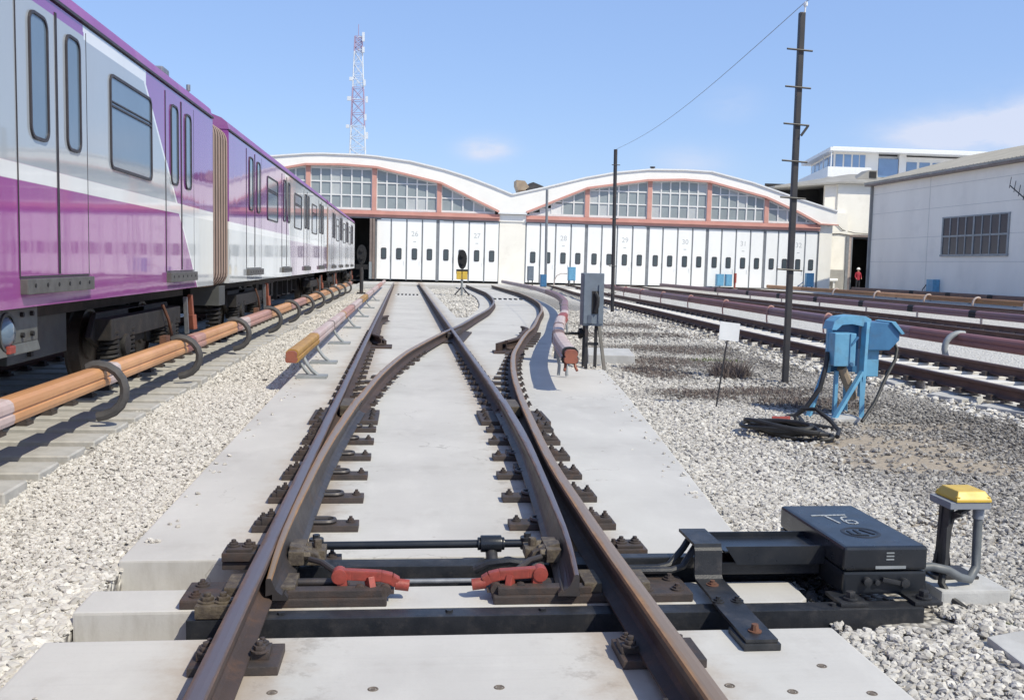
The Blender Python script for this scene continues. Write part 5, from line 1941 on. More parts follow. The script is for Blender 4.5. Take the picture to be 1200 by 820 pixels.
def build_depot_side():
    # cream wall between depot and shed with plinth, pipe and cable runs
    Y = 74.0
    t = thing('side_building', 'cream side building with a hipped grey roof and a tall dark doorway beside the depot', 'building', (34, Y, 0))
    m = MB()
    m.box(31.3, 34.05, Y - 0.5, Y - 0.1, 0.0, 6.0)
    m.box(33.3, 37.2, Y - 0.1, Y + 0.2, 4.22, 8.42)
    m.box(34.05, 34.62, Y - 0.1, Y + 0.2, 0.0, 4.2)
    m.box(36.42, 40.0, Y - 0.1, Y + 0.2, 0.0, 8.40)
    m.box(39.7, 40, Y + 0.2, Y + 14, 0, 8.40)
    m.box(31.3, 31.6, Y + 0.2, Y + 14, 0, 6.0)
    m.box(31.3, 40, Y + 13.8, Y + 14, 0, 8.4)
    m.build('wall', 'cream_wall', t)
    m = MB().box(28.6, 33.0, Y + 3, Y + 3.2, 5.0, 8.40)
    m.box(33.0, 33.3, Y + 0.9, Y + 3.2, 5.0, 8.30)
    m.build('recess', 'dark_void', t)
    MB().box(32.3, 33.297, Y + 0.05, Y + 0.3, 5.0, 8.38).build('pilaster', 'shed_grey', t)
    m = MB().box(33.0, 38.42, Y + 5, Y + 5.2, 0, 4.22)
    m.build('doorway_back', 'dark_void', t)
    MB().box(34.2, 34.56, Y - 0.16, Y - 0.102, 0.1, 4.2).build('door', 'hoop_pale', t)
    m = MB().box(33.95, 34.18, Y - 0.6, Y - 0.105, 0.0, 4.25)
    m.box(34.57, 34.66, Y - 0.17, Y - 0.10, 0, 4.2)
    m.build('door_post', 'post_grey', t)
    MB().box(34.0, 36.6, Y - 0.2, Y - 0.104, 4.2, 4.36).build('door_lintel', 'brown_frame', t)
    MB().box(31.3, 33.9, Y - 0.56, Y - 0.503, 0.0, 1.62).build('plinth', 'plinth_grey', t)
    m = MB().cyl((31.6, Y - 0.72, 0.82), (33.3, Y - 0.72, 0.82), 0.13, n=10)
    m.box(31.9, 32.0, Y - 0.72, Y - 0.56, 0.2, 0.8)
    m.box(33.0, 33.1, Y - 0.72, Y - 0.56, 0.2, 0.8)
    m.build('pipe', 'white_sheet', t)
    # cables looping on the wall
    m = MB().tube([(31.9, Y - 0.56, 1.6), (31.9, Y - 0.56, 3.2), (32.0, Y - 0.56, 4.0), (32.4, Y - 0.56, 4.35), (33.4, Y - 0.56, 4.4), (34.2, Y - 0.56, 4.3)], 0.035, 6)
    m.tube([(32.6, Y - 0.56, 6.1), (33.0, Y - 0.56, 5.2), (33.6, Y - 0.56, 4.7), (34.8, Y - 0.20, 4.5), (36.3, Y - 0.15, 4.45)], 0.03, 6)
    m.build('cable', 'pole_dark', t)
    # hipped roof
    m = MB()
    vs = [(28.0, Y - 0.6, 7.93), (33.6, Y - 0.6, 8.42), (40.4, Y - 0.6, 8.42), (40.4, Y + 14, 8.42), (28.0, Y + 14, 7.93),
          (35.8, Y + 3.5, 9.40), (36.4, Y + 3.5, 9.42), (36.4, Y + 10, 9.42), (35.8, Y + 10, 9.40)]
    vs2 = [(x, y, z - 0.14) for x, y, z in vs[:5]]
    fs = [(0, 1, 5), (1, 2, 6, 5), (2, 3, 7, 6), (3, 4, 8, 7), (4, 0, 5, 8), (5, 6, 7, 8)]
    fs += [(k, 9 + k, 9 + (k + 1) % 5, (k + 1) % 5) for k in range(5)] + [(13, 12, 11, 10, 9)]
    m.add(vs + vs2, fs)
    m.build('roof', 'slate', t)
    m = MB().prism([(35.2, 8.8), (36.9, 8.8), (36.9, 9.5), (36.2, 9.5)], 'y', Y + 0.9, Y + 2.2)
    m.build('dormer', 'slate', t)
    m = MB().box(36.25, 36.8, Y + 0.86, Y + 0.897, 8.9, 9.4)
    m.build('dormer_opening', 'dark_void', t)

    # grey shed on the right
    s = thing('grey_shed', 'long grey rendered shed at the right with one wide barred window', 'shed', (31.5, 50, 0))
    X = 31.5
    m = MB()
    m.box(X, X + 14, 20, 64.3, -0.1, 7.50)
    m.build('wall', 'shed_grey', s)
    m = MB()
    for y in (26, 33.8, 41.6, 57.0):
        m.box(X - 0.012, X - 0.001, y - 0.02, y + 0.02, 0, 7.45)
    for z in (2.2, 3.7, 5.4, 6.7):
        m.box(X - 0.010, X - 0.0005, 20, 64.3, z - 0.015, z + 0.015)
    m.build('panel_joint', 'shed_joint', s)
    m = MB().prism([(X - 0.45, 7.52), (X + 7, 9.6), (X + 14.5, 7.52), (X + 14.5, 7.42), (X + 7, 9.5), (X - 0.45, 7.42)], 'y', 19.5, 64.9)
    rf = m.build('roof', 'slate', s)
    m = MB()
    y = 19.6
    while y < 64.8:
        m.cyl((X - 0.46, y, 7.535), (X + 6.9, y, 9.59), 0.045, n=5)
        y += 0.35
    m.build('corrugation', 'slate', rf)
    m = MB().box(X - 0.42, X - 0.002, 19.5, 64.85, 7.30, 7.415)
    m.build('eave_board', 'brown_frame', s)
    m = MB().box(X - 0.10, X + 0.3, 64.302, 64.36, 0, 7.4)
    m.cyl((X - 0.14, 64.38, 0), (X - 0.14, 64.38, 7.3), 0.07, n=8)
    m.build('corner_pipe', 'plinth_grey', s)
    # barred window 8 x 2
    ya, yb, za, zb = 48.9, 55.3, 2.62, 4.72
    f = MB()
    f.box(X - 0.09, X - 0.005, ya - 0.1, yb + 0.1, za - 0.12, za)
    f.box(X - 0.05, X - 0.005, ya - 0.1, yb + 0.1, zb, zb + 0.08)
    n = 8
    for k in range(n + 1):
        y = ya + (yb - ya) * k / n
        w = 0.075 if k in (0, 4, 8) else 0.045
        f.box(X - 0.052, X - 0.006, y - w, y + w, za, zb)
    f.box(X - 0.048, X - 0.007, ya, yb, (za + zb) / 2 - 0.05, (za + zb) / 2 + 0.05)
    fo = f.build('window', 'hoop_grey', s)
    for k in range(n):
        for j in range(2):
            a, b = ya + (yb - ya) * k / n + 0.05, ya + (yb - ya) * (k + 1) / n - 0.05
            c, d = (za, (za + zb) / 2 - 0.05) if j == 0 else ((za + zb) / 2 + 0.05, zb)
            MB().box(X - 0.02, X - 0.003, a, b, c, d).build('pane', 'shed_glass', fo)
    # aerial on the shed wall
    a = thing('wall_aerial', 'small black television aerial with short rods on the grey shed wall', 'aerial', (31.2, 47.5, 5.2))
    m = MB()
    p0, p1 = Vector((31.2, 48.6, 6.15)), Vector((31.1, 46.2, 4.85))
    m.cyl(p0, p1, 0.03, n=6)
    m.cyl(p1, (31.52, 46.2, 4.85), 0.04, n=6)
    m.build('boom', 'pole_dark', a)
    m = MB()
    for k in range(5):
        p = p0.lerp(p1, k / 5.5 + 0.03)
        m.cyl(p + Vector((0, 0.10, -0.10)), p + Vector((0, -0.02, 0.46)), 0.018, n=5)
    m.build('rods', 'pole_dark', a)

    # white office block far behind
    o = thing('office_block', 'white modern office block with blue windows behind the depot', 'office building', (62, 130, 0))
    Y = 130.0
    m = MB()
    m.box(61.9, 90, Y, Y + 16, 0, 14.4)
    m.box(58.5, 61.9, Y, Y + 16, 0, 13.2)
    m.box(62.0, 64.0, Y - 0.2, Y + 0.4, 14.4, 17.7)
    m.box(67.0, 68.0, Y - 0.2, Y + 0.4, 14.4, 17.7)
    m.box(62.0, 90, Y + 0.5, Y + 15, 14.4, 17.4)
    m.build('wall', 'white_wall', o)
    m = MB().prism([(56.3, 128.0), (92, 128.0), (92, 150), (60.5, 148)], 'z', 17.62, 18.08)
    m.prism([(56.9, 128.6), (91, 128.6), (91, 149), (61.0, 147)], 'z', 18.081, 18.25)
    m.build('roof', 'white_sheet', o)
    m = MB().prism([(55.9, 127.6), (62.0, 127.6), (62.0, 148), (60.2, 148)], 'z', 14.1, 15.45)
    m.prism([(56.6, 128.4), (62.0, 128.4), (62.0, 147), (60.9, 147)], 'z', 13.2, 14.099)
    m.build('balcony', 'white_sheet', o)
    m = MB().prism([(57.5, 129.4), (61.98, 129.4), (61.98, 146.5), (61.5, 146.5)], 'z', 15.451, 17.615)
    m.build('glazing_core', 'shed_grey', o)
    for xa, xb in ((57.7, 58.7), (58.95, 59.9), (60.15, 61.0), (61.15, 61.9)):
        MB().box(xa, xb, 129.33, 129.395, 15.6, 17.3).build('window', 'office_glass', o)
    for k in range(5):
        u0, u1 = 0.04 + k * 0.19, 0.04 + k * 0.19 + 0.15
        p = [(57.5 + 4.0 * u, 129.4 + 17.1 * u) for u in (u0, u1)]
        MB().prism([(p[0][0] - 0.08, p[0][1]), (p[1][0] - 0.08, p[1][1]), (p[1][0] - 0.02, p[1][1]), (p[0][0] - 0.02, p[0][1])], 'z', 15.6, 17.3).build('window', 'office_glass', o)
    MB().box(64.1, 66.9, Y - 0.1, Y + 0.45, 14.5, 17.0).build('window', 'office_glass', o)
    for xa in (68.4, 70.3, 72.2, 74.1, 76.0):
        MB().box(xa, xa + 1.5, Y + 0.43, Y + 0.49, 14.9, 16.7).build('window', 'office_glass', o)
    for x, y in ((56.6, 128.3), (58.2, 134.5)):
        MB().cyl((x, y, 15.45), (x, y, 17.62), 0.09, n=8).build('column', 'white_sheet', o)

    # roof ventilator between the gables
    v = thing('roof_ventilator', 'tan roof ventilator peeping over the valley between the two gables', 'roof vent', (9, 76, 6.6))
    m = MB().box(8.5, 9.1, 76.0, 77.5, 6.6, 7.72)
    m.prism([(8.35, 7.55), (8.35, 7.95), (9.0, 7.90), (9.35, 7.45), (9.05, 7.2), (8.5, 7.2)], 'y', 75.8, 77.6)
    m.build('cowl', 'tan_metal', v)
    m = MB().prism([(9.2, 7.2), (9.4, 7.75), (9.7, 7.85), (10.5, 7.55), (10.6, 7.1), (9.4, 6.9)], 'y', 76.1, 77.4)
    m.build('duct', 'pole_dark', v)
    m.sm = m.sm


build_depot_side()


def build_mast():
    t = thing('radio_mast', 'tall red and white lattice radio mast behind the depot', 'radio mast', (-7.4, 150, 0))
    cx, cy = -7.4, 150.0
    zs = [0, 9, 16.5, 21.4, 27.0, 32.2, 34.4]
    mats = ['mast_white', 'mast_red', 'mast_white', 'mast_red', 'mast_white', 'mast_red']

    def hw(z):
        return 1.75 - 0.6 * z / 17 if z < 17 else 1.15 - 0.70 * (z - 17) / 19.2
    for a, b, mt in zip(zs, zs[1:], mats):
        m = MB()
        for sx, sy in ((-1, -1), (1, -1), (1, 1), (-1, 1)):
            m.cyl((cx + sx * hw(a), cy + sy * hw(a), a), (cx + sx * hw(b), cy + sy * hw(b), b), 0.08, n=6)
        n = max(3, int((b - a) / 1.5))
        for k in range(n):
            z0, z1 = a + (b - a) * k / n, a + (b - a) * (k + 1) / n
            h0, h1 = hw(z0), hw(z1)
            for (ax, ay), (bx, by) in (((-1, -1), (1, -1)), ((1, -1), (1, 1)), ((1, 1), (-1, 1)), ((-1, 1), (-1, -1))):
                m.cyl((cx + ax * h0, cy + ay * h0, z0), (cx + bx * h1, cy + by * h1, z1), 0.038, n=4)
                m.cyl((cx + bx * h0, cy + by * h0, z0), (cx + ax * h1, cy + ay * h1, z1), 0.038, n=4)
                m.cyl((cx + ax * h1, cy + ay * h1, z1), (cx + bx * h1, cy + by * h1, z1), 0.04, n=4)
        m.build('lattice_section', mt, t)
    m = MB().cyl((cx, cy, 34.4), (cx, cy, 36.2), 0.05, n=6)
    m.build('spike', 'mast_red', t)
    for (dx, z, w, h) in ((0.75, 33.6, 0.35, 1.3), (0.75, 32.0, 0.35, 0.8), (-1.0, 27.9, 0.5, 0.5), (0.95, 27.2, 0.35, 0.9), (-1.25, 25.0, 0.6, 0.6), (1.1, 22.2, 0.4, 0.9), (-1.45, 21.0, 0.5, 0.5), (-1.5, 15.8, 0.6, 0.6), (1.35, 19.5, 0.4, 1.0), (1.3, 24.8, 0.35, 0.9)):
        m = MB().box(cx + dx - w / 2, cx + dx + w / 2, cy - 1.0, cy - 0.7, z, z + h)
        m.bar((cx, cy - 0.85, z + h / 2), (cx + dx, cy - 0.85, z + h / 2), 0.08, 0.08)
        m.build('antenna', 'mast_white', t)


build_mast()


# ------------------------------------------------------------------ poles, signals, boxes
def build_street():
    # tall dark pole with crossbars on the right
    t = thing('lighting_pole', 'tall dark steel pole with climbing bars right of centre, a white knob on top', 'pole', (5.22, 13.0, -0.08))
    m = MB()
    m.box(5.190, 5.268, 12.962, 13.038, -0.1, 4.93)
    m.build('shaft', 'pole_dark', t, bevel=0.015)
    for k, z in enumerate((4.43, 3.94, 3.45, 2.96, 2.47, 1.50)):
        MB().cyl((5.02, 12.94, z + 0.006), (5.375, 12.94, z - 0.012), 0.013, n=6).build('crossbar', 'pole_dark', t)
    MB().bar((5.27, 12.94, 3.30), (5.36, 12.94, 3.43), 0.02, 0.03).build('brace', 'pole_dark', t)
    m = MB().cyl((5.265, 13.0, 4.93), (5.272, 13.0, 5.02), 0.012, n=8)
    m.lathe([(0.0, -0.03), (0.026, -0.025), (0.03, 0.0), (0.022, 0.03), (0.0, 0.036)], (5.273, 13.0, 5.04), 'z', 12)
    m.build('insulator', 'white_sheet', t)
    t = thing('lighting_pole', 'thin dark steel pole standing before the depot doors near the grey cabinet', 'pole', (7.03, 33.0, -0.08))
    m = MB().cyl((7.03, 33, -0.1), (6.975, 33, 5.42), 0.062, n=10)
    m.build('shaft', 'pole_dark', t)
    for z in (4.9, 3.1, 1.5, 0.6):
        MB().cyl((6.85, 32.94, z), (7.13, 32.94, z), 0.014, n=5).build('crossbar', 'pole_dark', t)
    m = MB().cyl((8.87, 62.3, 0.0), (8.83, 62.3, 6.25), 0.085, n=10)
    tag(m.build('lighting_pole', 'post_grey', org=(8.87, 62.3, 0)), 'grey slim post against the first doors right of the pier', 'pole')
    # sagging wire between the pole tops, on past the camera
    m = MB()
    p0, p1 = Vector((5.273, 13.0, 5.075)), Vector((6.975, 33, 5.42))
    pts = [p0.lerp(p1, k / 16) - Vector((0, 0, 0.25 * math.sin(PI * k / 16))) for k in range(17)]
    m.tube(pts, 0.005, 5)
    p2 = Vector((8.5, 3.0, 7.2))
    pts = [p2.lerp(p0, k / 8) - Vector((0, 0, 0.25 * math.sin(PI * k / 8))) for k in range(9)]
    m.tube(pts, 0.005, 5)
    tag(m.build('overhead_wire', 'hoop_grey', org=(5.273, 13, 5.07)), 'thin overhead wire running between the pole tops', 'wire')

    # grey cabinet on legs
    t = thing('trackside_cabinet', 'grey steel cabinet on dark legs beside the third rail end', 'cabinet', (2.86, 14.6, 0))
    m = MB()
    m.box(2.63, 2.945, 14.45, 14.70, 0.60, 1.385)
    m.build('case', 'cabinet_grey', t, bevel=0.012)
    m = MB().box(2.642, 2.935, 14.437, 14.447, 0.63, 1.37)
    dr = m.build('door', 'cabinet_grey', t, bevel=0.003)
    m = MB().box(2.762, 2.862, 14.428, 14.436, 0.78, 1.12)
    m.build('opening', 'dark_void', dr)
    m = MB().tube([(2.81, 14.43, 1.10), (2.845, 14.40, 1.02), (2.84, 14.40, 0.90), (2.81, 14.42, 0.80)], 0.03, 8)
    m.build('lever', 'cable_black', dr)
    m = MB().bar((2.872, 14.43, 1.22), (2.872, 14.43, 0.66), 0.03, 0.02)
    m.prism([(2.70, 14.43), (2.76, 14.40), (2.78, 14.43)], 'z', 0.64, 0.76)
    m.build('strip', 'cabinet_grey', dr)
    for a, b in (((2.70, 14.66, 0.60), (2.70, 14.68, -0.08)), ((2.88, 14.66, 0.60), (2.88, 14.68, -0.08)), ((2.89, 14.48, 0.60), (2.91, 14.05, -0.08)), ((2.70, 14.48, 0.60), (2.70, 14.46, -0.08))):
        MB().bar(a, b, 0.045, 0.035).build('leg', 'pole_dark', t)
    MB().bar((2.70, 14.45, 0.33), (2.88, 14.45, 0.33), 0.03, 0.04).build('stretcher', 'pole_dark', t)

    # sign on a stake
    t = thing('white_sign', 'blank white sign plate tilted on a thin stake in the gravel', 'sign', (3.40, 10.4, -0.08))
    m = MB().cyl((3.40, 10.4, -0.1), (3.51, 10.41, 0.72), 0.009, n=6)
    m.build('stake', 'pole_dark', t)
    m = MB().prism([(3.405, 0.722), (3.628, 0.702), (3.640, 0.898), (3.415, 0.922)], 'y', 10.385, 10.392)
    m.build('plate', 'white_sheet', t)

    # blue electrical stand
    t = thing('power_stand', 'blue electrical stand on splayed legs with three blue boxes and black cables', 'electrical stand', (4.85, 10.2, -0.08))
    ZG = -0.09
    legs = [((4.99, 9.98, 0.42), (4.965, 9.90, ZG)), ((4.715, 10.02, 0.42), (4.715, 10.02, ZG)), ((4.97, 9.95, 0.42), (4.63, 9.85, ZG)),
            ((4.70, 10.25, 0.44), (4.46, 10.10, ZG)), ((5.00, 10.40, 0.42), (5.06, 10.50, ZG))]
    for a, b in legs:
        MB().bar(a, b, 0.05, 0.035).build('leg', 'blue_paint', t)
    m = MB()
    m.bar((5.005, 9.99, 0.95), (4.985, 9.98, 0.15), 0.065, 0.05)
    m.bar((4.63, 10.05, 0.87), (4.63, 10.05, 0.40), 0.05, 0.05)
    m.build('upright', 'blue_paint', t, bevel=0.006)
    m = MB()
    arch = [(4.625, 0.86), (4.65, 0.95), (4.72, 1.00), (4.85, 1.02), (5.00, 1.01), (5.06, 0.98)]
    m.prism(arch + [(5.06, 0.90), (4.98, 0.90), (4.85, 0.925), (4.74, 0.915), (4.68, 0.86)], 'y', 9.98, 10.22)
    m.build('hood', 'blue_paint', t, bevel=0.006)
    m = MB().box(4.61, 4.845, 9.86, 10.06, 0.485, 0.835)
    bx = m.build('box', 'blue_paint', t, bevel=0.012)
    m = MB().bar((4.80, 9.855, 0.72), (4.86, 9.855, 0.80), 0.02, 0.02)
    m.cyl((4.80, 9.86, 0.51), (4.80, 9.84, 0.51), 0.02, n=8)
    m.box(4.775, 4.783, 9.852, 9.859, 0.49, 0.83)
    m.build('handle', 'blue_dark', bx)
    m = MB().box(4.66, 4.98, 10.10, 10.20, 0.40, 0.92)
    m.build('back_panel', 'blue_dark', t)
    m = MB().prism([(5.04, 0.65), (5.28, 0.65), (5.385, 0.76), (5.385, 0.835), (5.30, 0.945), (5.04, 0.955)], 'y', 9.98, 10.30)
    cb = m.build('socket_box', 'blue_dark', t, bevel=0.012)
    m = MB().prism([(5.27, 0.955), (5.315, 0.962), (5.425, 0.835), (5.395, 0.825)], 'y', 9.95, 10.33)
    m.build('lid', 'blue_paint', cb)
    m = MB().box(5.045, 5.20, 10.05, 10.28, 0.36, 0.648)
    m.build('box', 'blue_paint', t, bevel=0.008)
    m = MB().cyl((4.76, 10.0, 0.46), (4.96, 10.1, 0.12), 0.05, n=8)
    m.build('pipe', 'tan_metal', t)
    m = MB().tube([(4.60, 10.0, 0.62), (4.56, 9.95, 0.45), (4.50, 9.92, 0.25), (4.36, 9.95, 0.02), (4.26, 9.98, -0.06), (4.18, 10.0, -0.07)], 0.026, 8)
    m.tube([(5.37, 10.1, 0.76), (5.40, 10.05, 0.66), (5.36, 10.0, 0.55), (5.22, 9.9, 0.38), (5.0, 9.7, 0.12), (4.80, 9.55, -0.05)], 0.018, 8)
    m.build('cable', 'cable_black', t)
    m = MB().box(4.50, 4.82, 9.78, 10.15, -0.13, -0.05)
    tag(m.build('concrete_block', 'block_conc', org=(4.6, 9.9, -0.12), bevel=0.01), 'half buried concrete block under the feet of the blue stand', 'block', 'concrete blocks')

    t.location = (4.73, 10.2, -0.07)
    # coil of black cable with a red plug
    t = thing('cable_coil', 'coil of thick black cable lying on the gravel with a pink red plug', 'cable', (3.65, 8.75, -0.06))
    m = MB()
    rr = random.Random(4)
    pts = []
    cx, cy = 3.56, 8.74
    for k in range(0, 6 * 26 + 1):
        a = 2 * PI * k / 26 + 0.4
        lap = k / 26
        rx = 0.36 + 0.045 * math.sin(lap * 2.1) + 0.012 * rr.random()
        ry = 0.19 + 0.05 * math.cos(lap * 1.7)
        u, v = rx * math.cos(a) + 0.06 * math.sin(lap * 3), ry * math.sin(a) - 0.04 * lap + 0.10
        pts.append((cx + 0.60 * u + 0.80 * v, cy - 0.80 * u + 0.60 * v, -0.045 + 0.022 * lap + 0.016 * math.sin(a * 2 + lap)))
    m.tube(pts, 0.020, 7)
    m.tube([(3.74, 8.98, 0.05), (3.74, 9.0, 0.10), (3.80, 8.98, 0.17), (3.90, 8.90, 0.18), (3.97, 8.74, 0.10), (3.98, 8.56, 0.03), (3.90, 8.42, 0.0)], 0.021, 7)
    m.tube([(4.18, 10.0, -0.05), (4.10, 9.7, -0.05), (4.0, 9.4, -0.04), (4.25, 9.1, -0.05)], 0.02, 7)
    m.build('loops', 'cable_black', t)
    m = MB().cyl((3.70, 9.02, 0.06), (3.58, 9.06, 0.04), 0.035, 0.045, n=10)
    m.cyl((3.58, 9.06, 0.04), (3.54, 9.07, 0.035), 0.05, n=10)
    m.build('plug', 'red_paint', t)

    # dwarf signals
    def signal(label, x, y, zb):
        t = thing('dwarf_signal', label, 'signal', (x, y, zb), 'dwarf signals')
        n = 20
        pl = [(x + 0.225 * math.cos(2 * PI * k / n), zb + 1.78 + (0.43 if math.sin(2 * PI * k / n) > 0 else 0.50) * math.sin(2 * PI * k / n)) for k in range(n)]
        MB().prism(pl, 'y', y - 0.03, y + 0.03).build('backboard', 'black_plain', t)
        for q, z in ((0, 1.95), (1, 1.6)):
            MB().cyl((x, y - 0.03, zb + z), (x, y - 0.12, zb + z), 0.09, n=12).build('lamp_hood', 'black_plain', t)
        MB().box(x - 0.28, x + 0.28, y - 0.06, y + 0.06, zb + 1.06, zb + 1.28).build('bracket', 'black_plain', t)
        return t
    t = signal('dwarf signal with a black oval board and yellow boxes on a tripod between the tracks', 2.66, 47.0, -0.08)
    for dx in (-0.15, 0.13):
        MB().box(2.66 + dx - 0.12, 2.66 + dx + 0.12, 46.9, 47.0, 0.72, 1.10).build('yellow_box', 'yellow_paint', t, bevel=0.02)
    MB().cyl((2.66, 47, -0.1), (2.66, 47, 1.2), 0.055, n=8).build('post', 'hoop_grey', t)
    m = MB()
    for a in (90, 200, 340):
        m.bar((2.66, 47, 0.38), (2.66 + 0.42 * math.cos(R(a)), 47 + 0.5 * math.sin(R(a)), -0.08), 0.05, 0.05)
    m.box(2.25, 3.1, 46.8, 47.2, -0.1, -0.03)
    m.build('tripod', 'pole_dark', t)
    t = signal('dark dwarf signal seen against the open doorway at the end of the train', -2.09, 47.0, 0.05)
    MB().cyl((-2.09, 47, -0.1), (-2.09, 47, 1.2), 0.09, n=8).build('post', 'pole_dark', t)
    m = MB().bar((-2.35, 47.2, 0.75), (-2.0, 47.1, 0.95), 0.05, 0.05)
    m.box(-2.3, -1.9, 46.85, 47.15, -0.1, 0.02)
    m.build('foot', 'pole_dark', t)

    # small trackside boxes before the doors
    def tbox(label, x0, x1, y, z0, z1, mt, legs=True, group='small boxes by the depot doors'):
        t = thing('switch_box', label, 'box', ((x0 + x1) / 2, y, 0.05), group)
        MB().box(x0, x1, y - 0.18, y + 0.18, z0, z1).build('case', mt, t, bevel=0.02)
        MB().box(x0 + 0.04, x1 - 0.04, y - 0.20, y - 0.182, z0 + 0.04, z1 - 0.04).build('door', mt, t)
        if legs:
            m = MB().box(x0 + 0.03, x0 + 0.10, y - 0.05, y + 0.05, 0.0, z0)
            m.box(x1 - 0.10, x1 - 0.03, y - 0.05, y + 0.05, 0.0, z0)
            m.build('legs', 'pole_dark', t)
        return t
    tbox('grey trackside box by the pier between the gables', 8.02, 8.43, 65, 0.45, 1.40, 'cabinet_grey')
    tbox('dark blue trackside box just right of the grey one, before the doors', 8.42, 8.80, 61.5, 0.12, 0.90, 'blue_dark', False)
    tbox('light blue trackside box with a curved conduit, left of the thin dark pole', 10.75, 11.25, 65, 0.50, 1.40, 'blue_paint')
    m = MB().tube([(10.7, 65, 0.95), (10.3, 65, 0.95), (10.0, 65, 0.8), (9.85, 65, 0.45), (9.8, 65, 0.05)], 0.035, 6)
    tag(m.build('conduit', 'hoop_pale', org=(9.8, 65, 0)), 'pale curved conduit entering the light blue box', 'conduit')
    tbox('light blue box of the close pair before the doors, the left one', 22.30, 22.84, 69.2, 0.25, 1.12, 'blue_paint', False)
    tbox('light blue box of the close pair before the doors, the right one', 22.98, 23.45, 69.2, 0.25, 1.12, 'blue_paint', False)
    m = MB().cyl((23.72, 69.2, 0.1), (23.72, 69.2, 0.5), 0.06, n=8)
    m.cyl((23.72, 69.2, 0.5), (23.72, 69.2, 1.2), 0.11, n=10)
    tag(m.build('red_post', 'red_paint', org=(23.72, 69.2, 0.1)), 'small red post beside the pair of light blue boxes', 'post')
    t = tbox('light blue box with a pipe frame beside the last door before the shed', 28.75, 29.3, 68.5, 0.35, 1.33, 'blue_paint')
    m = MB().bar((28.0, 68.5, 0.2), (28.6, 68.5, 0.7), 0.05, 0.05)
    m.bar((28.2, 68.5, 0.1), (28.2, 68.5, 0.45), 0.05, 0.05)
    m.build('pipe_frame', 'blue_dark', t)
    t = thing('switch_box', 'blue box fixed at the foot of the grey shed wall below the window', 'box', (31.3, 55.8, 0.2), 'small boxes by the depot doors')
    MB().box(31.05, 31.48, 55.3, 56.05, 0.22, 1.14).build('case', 'blue_paint', t, bevel=0.02)
    m = MB().tube([(31.3, 56.1, 0.9), (31.3, 56.5, 0.8), (31.3, 56.9, 0.5), (31.3, 57.0, 0.1)], 0.03, 6)
    m.build('conduit', 'pole_dark', t)

    # comb gratings across both tracks
    for lab, x0, x1, y in (('comb grating of dark bars across the straight track', xl(45) + 0.30, xr(45) - 0.25, 44.5),
                           ('comb grating of dark bars across the curved track', xl(41) + dv(41) + 0.15, xr(41) + dv(41) - 0.1, 41.0)):
        t = thing('comb_grating', lab, 'grating', ((x0 + x1) / 2, y, 0), 'comb gratings')
        MB().box(x0 - 0.05, x1 + 0.05, y - 0.12, y + 0.62, 0.001, 0.006).build('base', 'white_sheet', t)
        for k in range(6):
            x = x0 + (x1 - x0) * k / 6 + 0.05
            MB().box(x, x + 0.085, y - 0.10, y + 0.55, 0.0065, 0.05).build('bar', 'black_plain', t)


build_street()


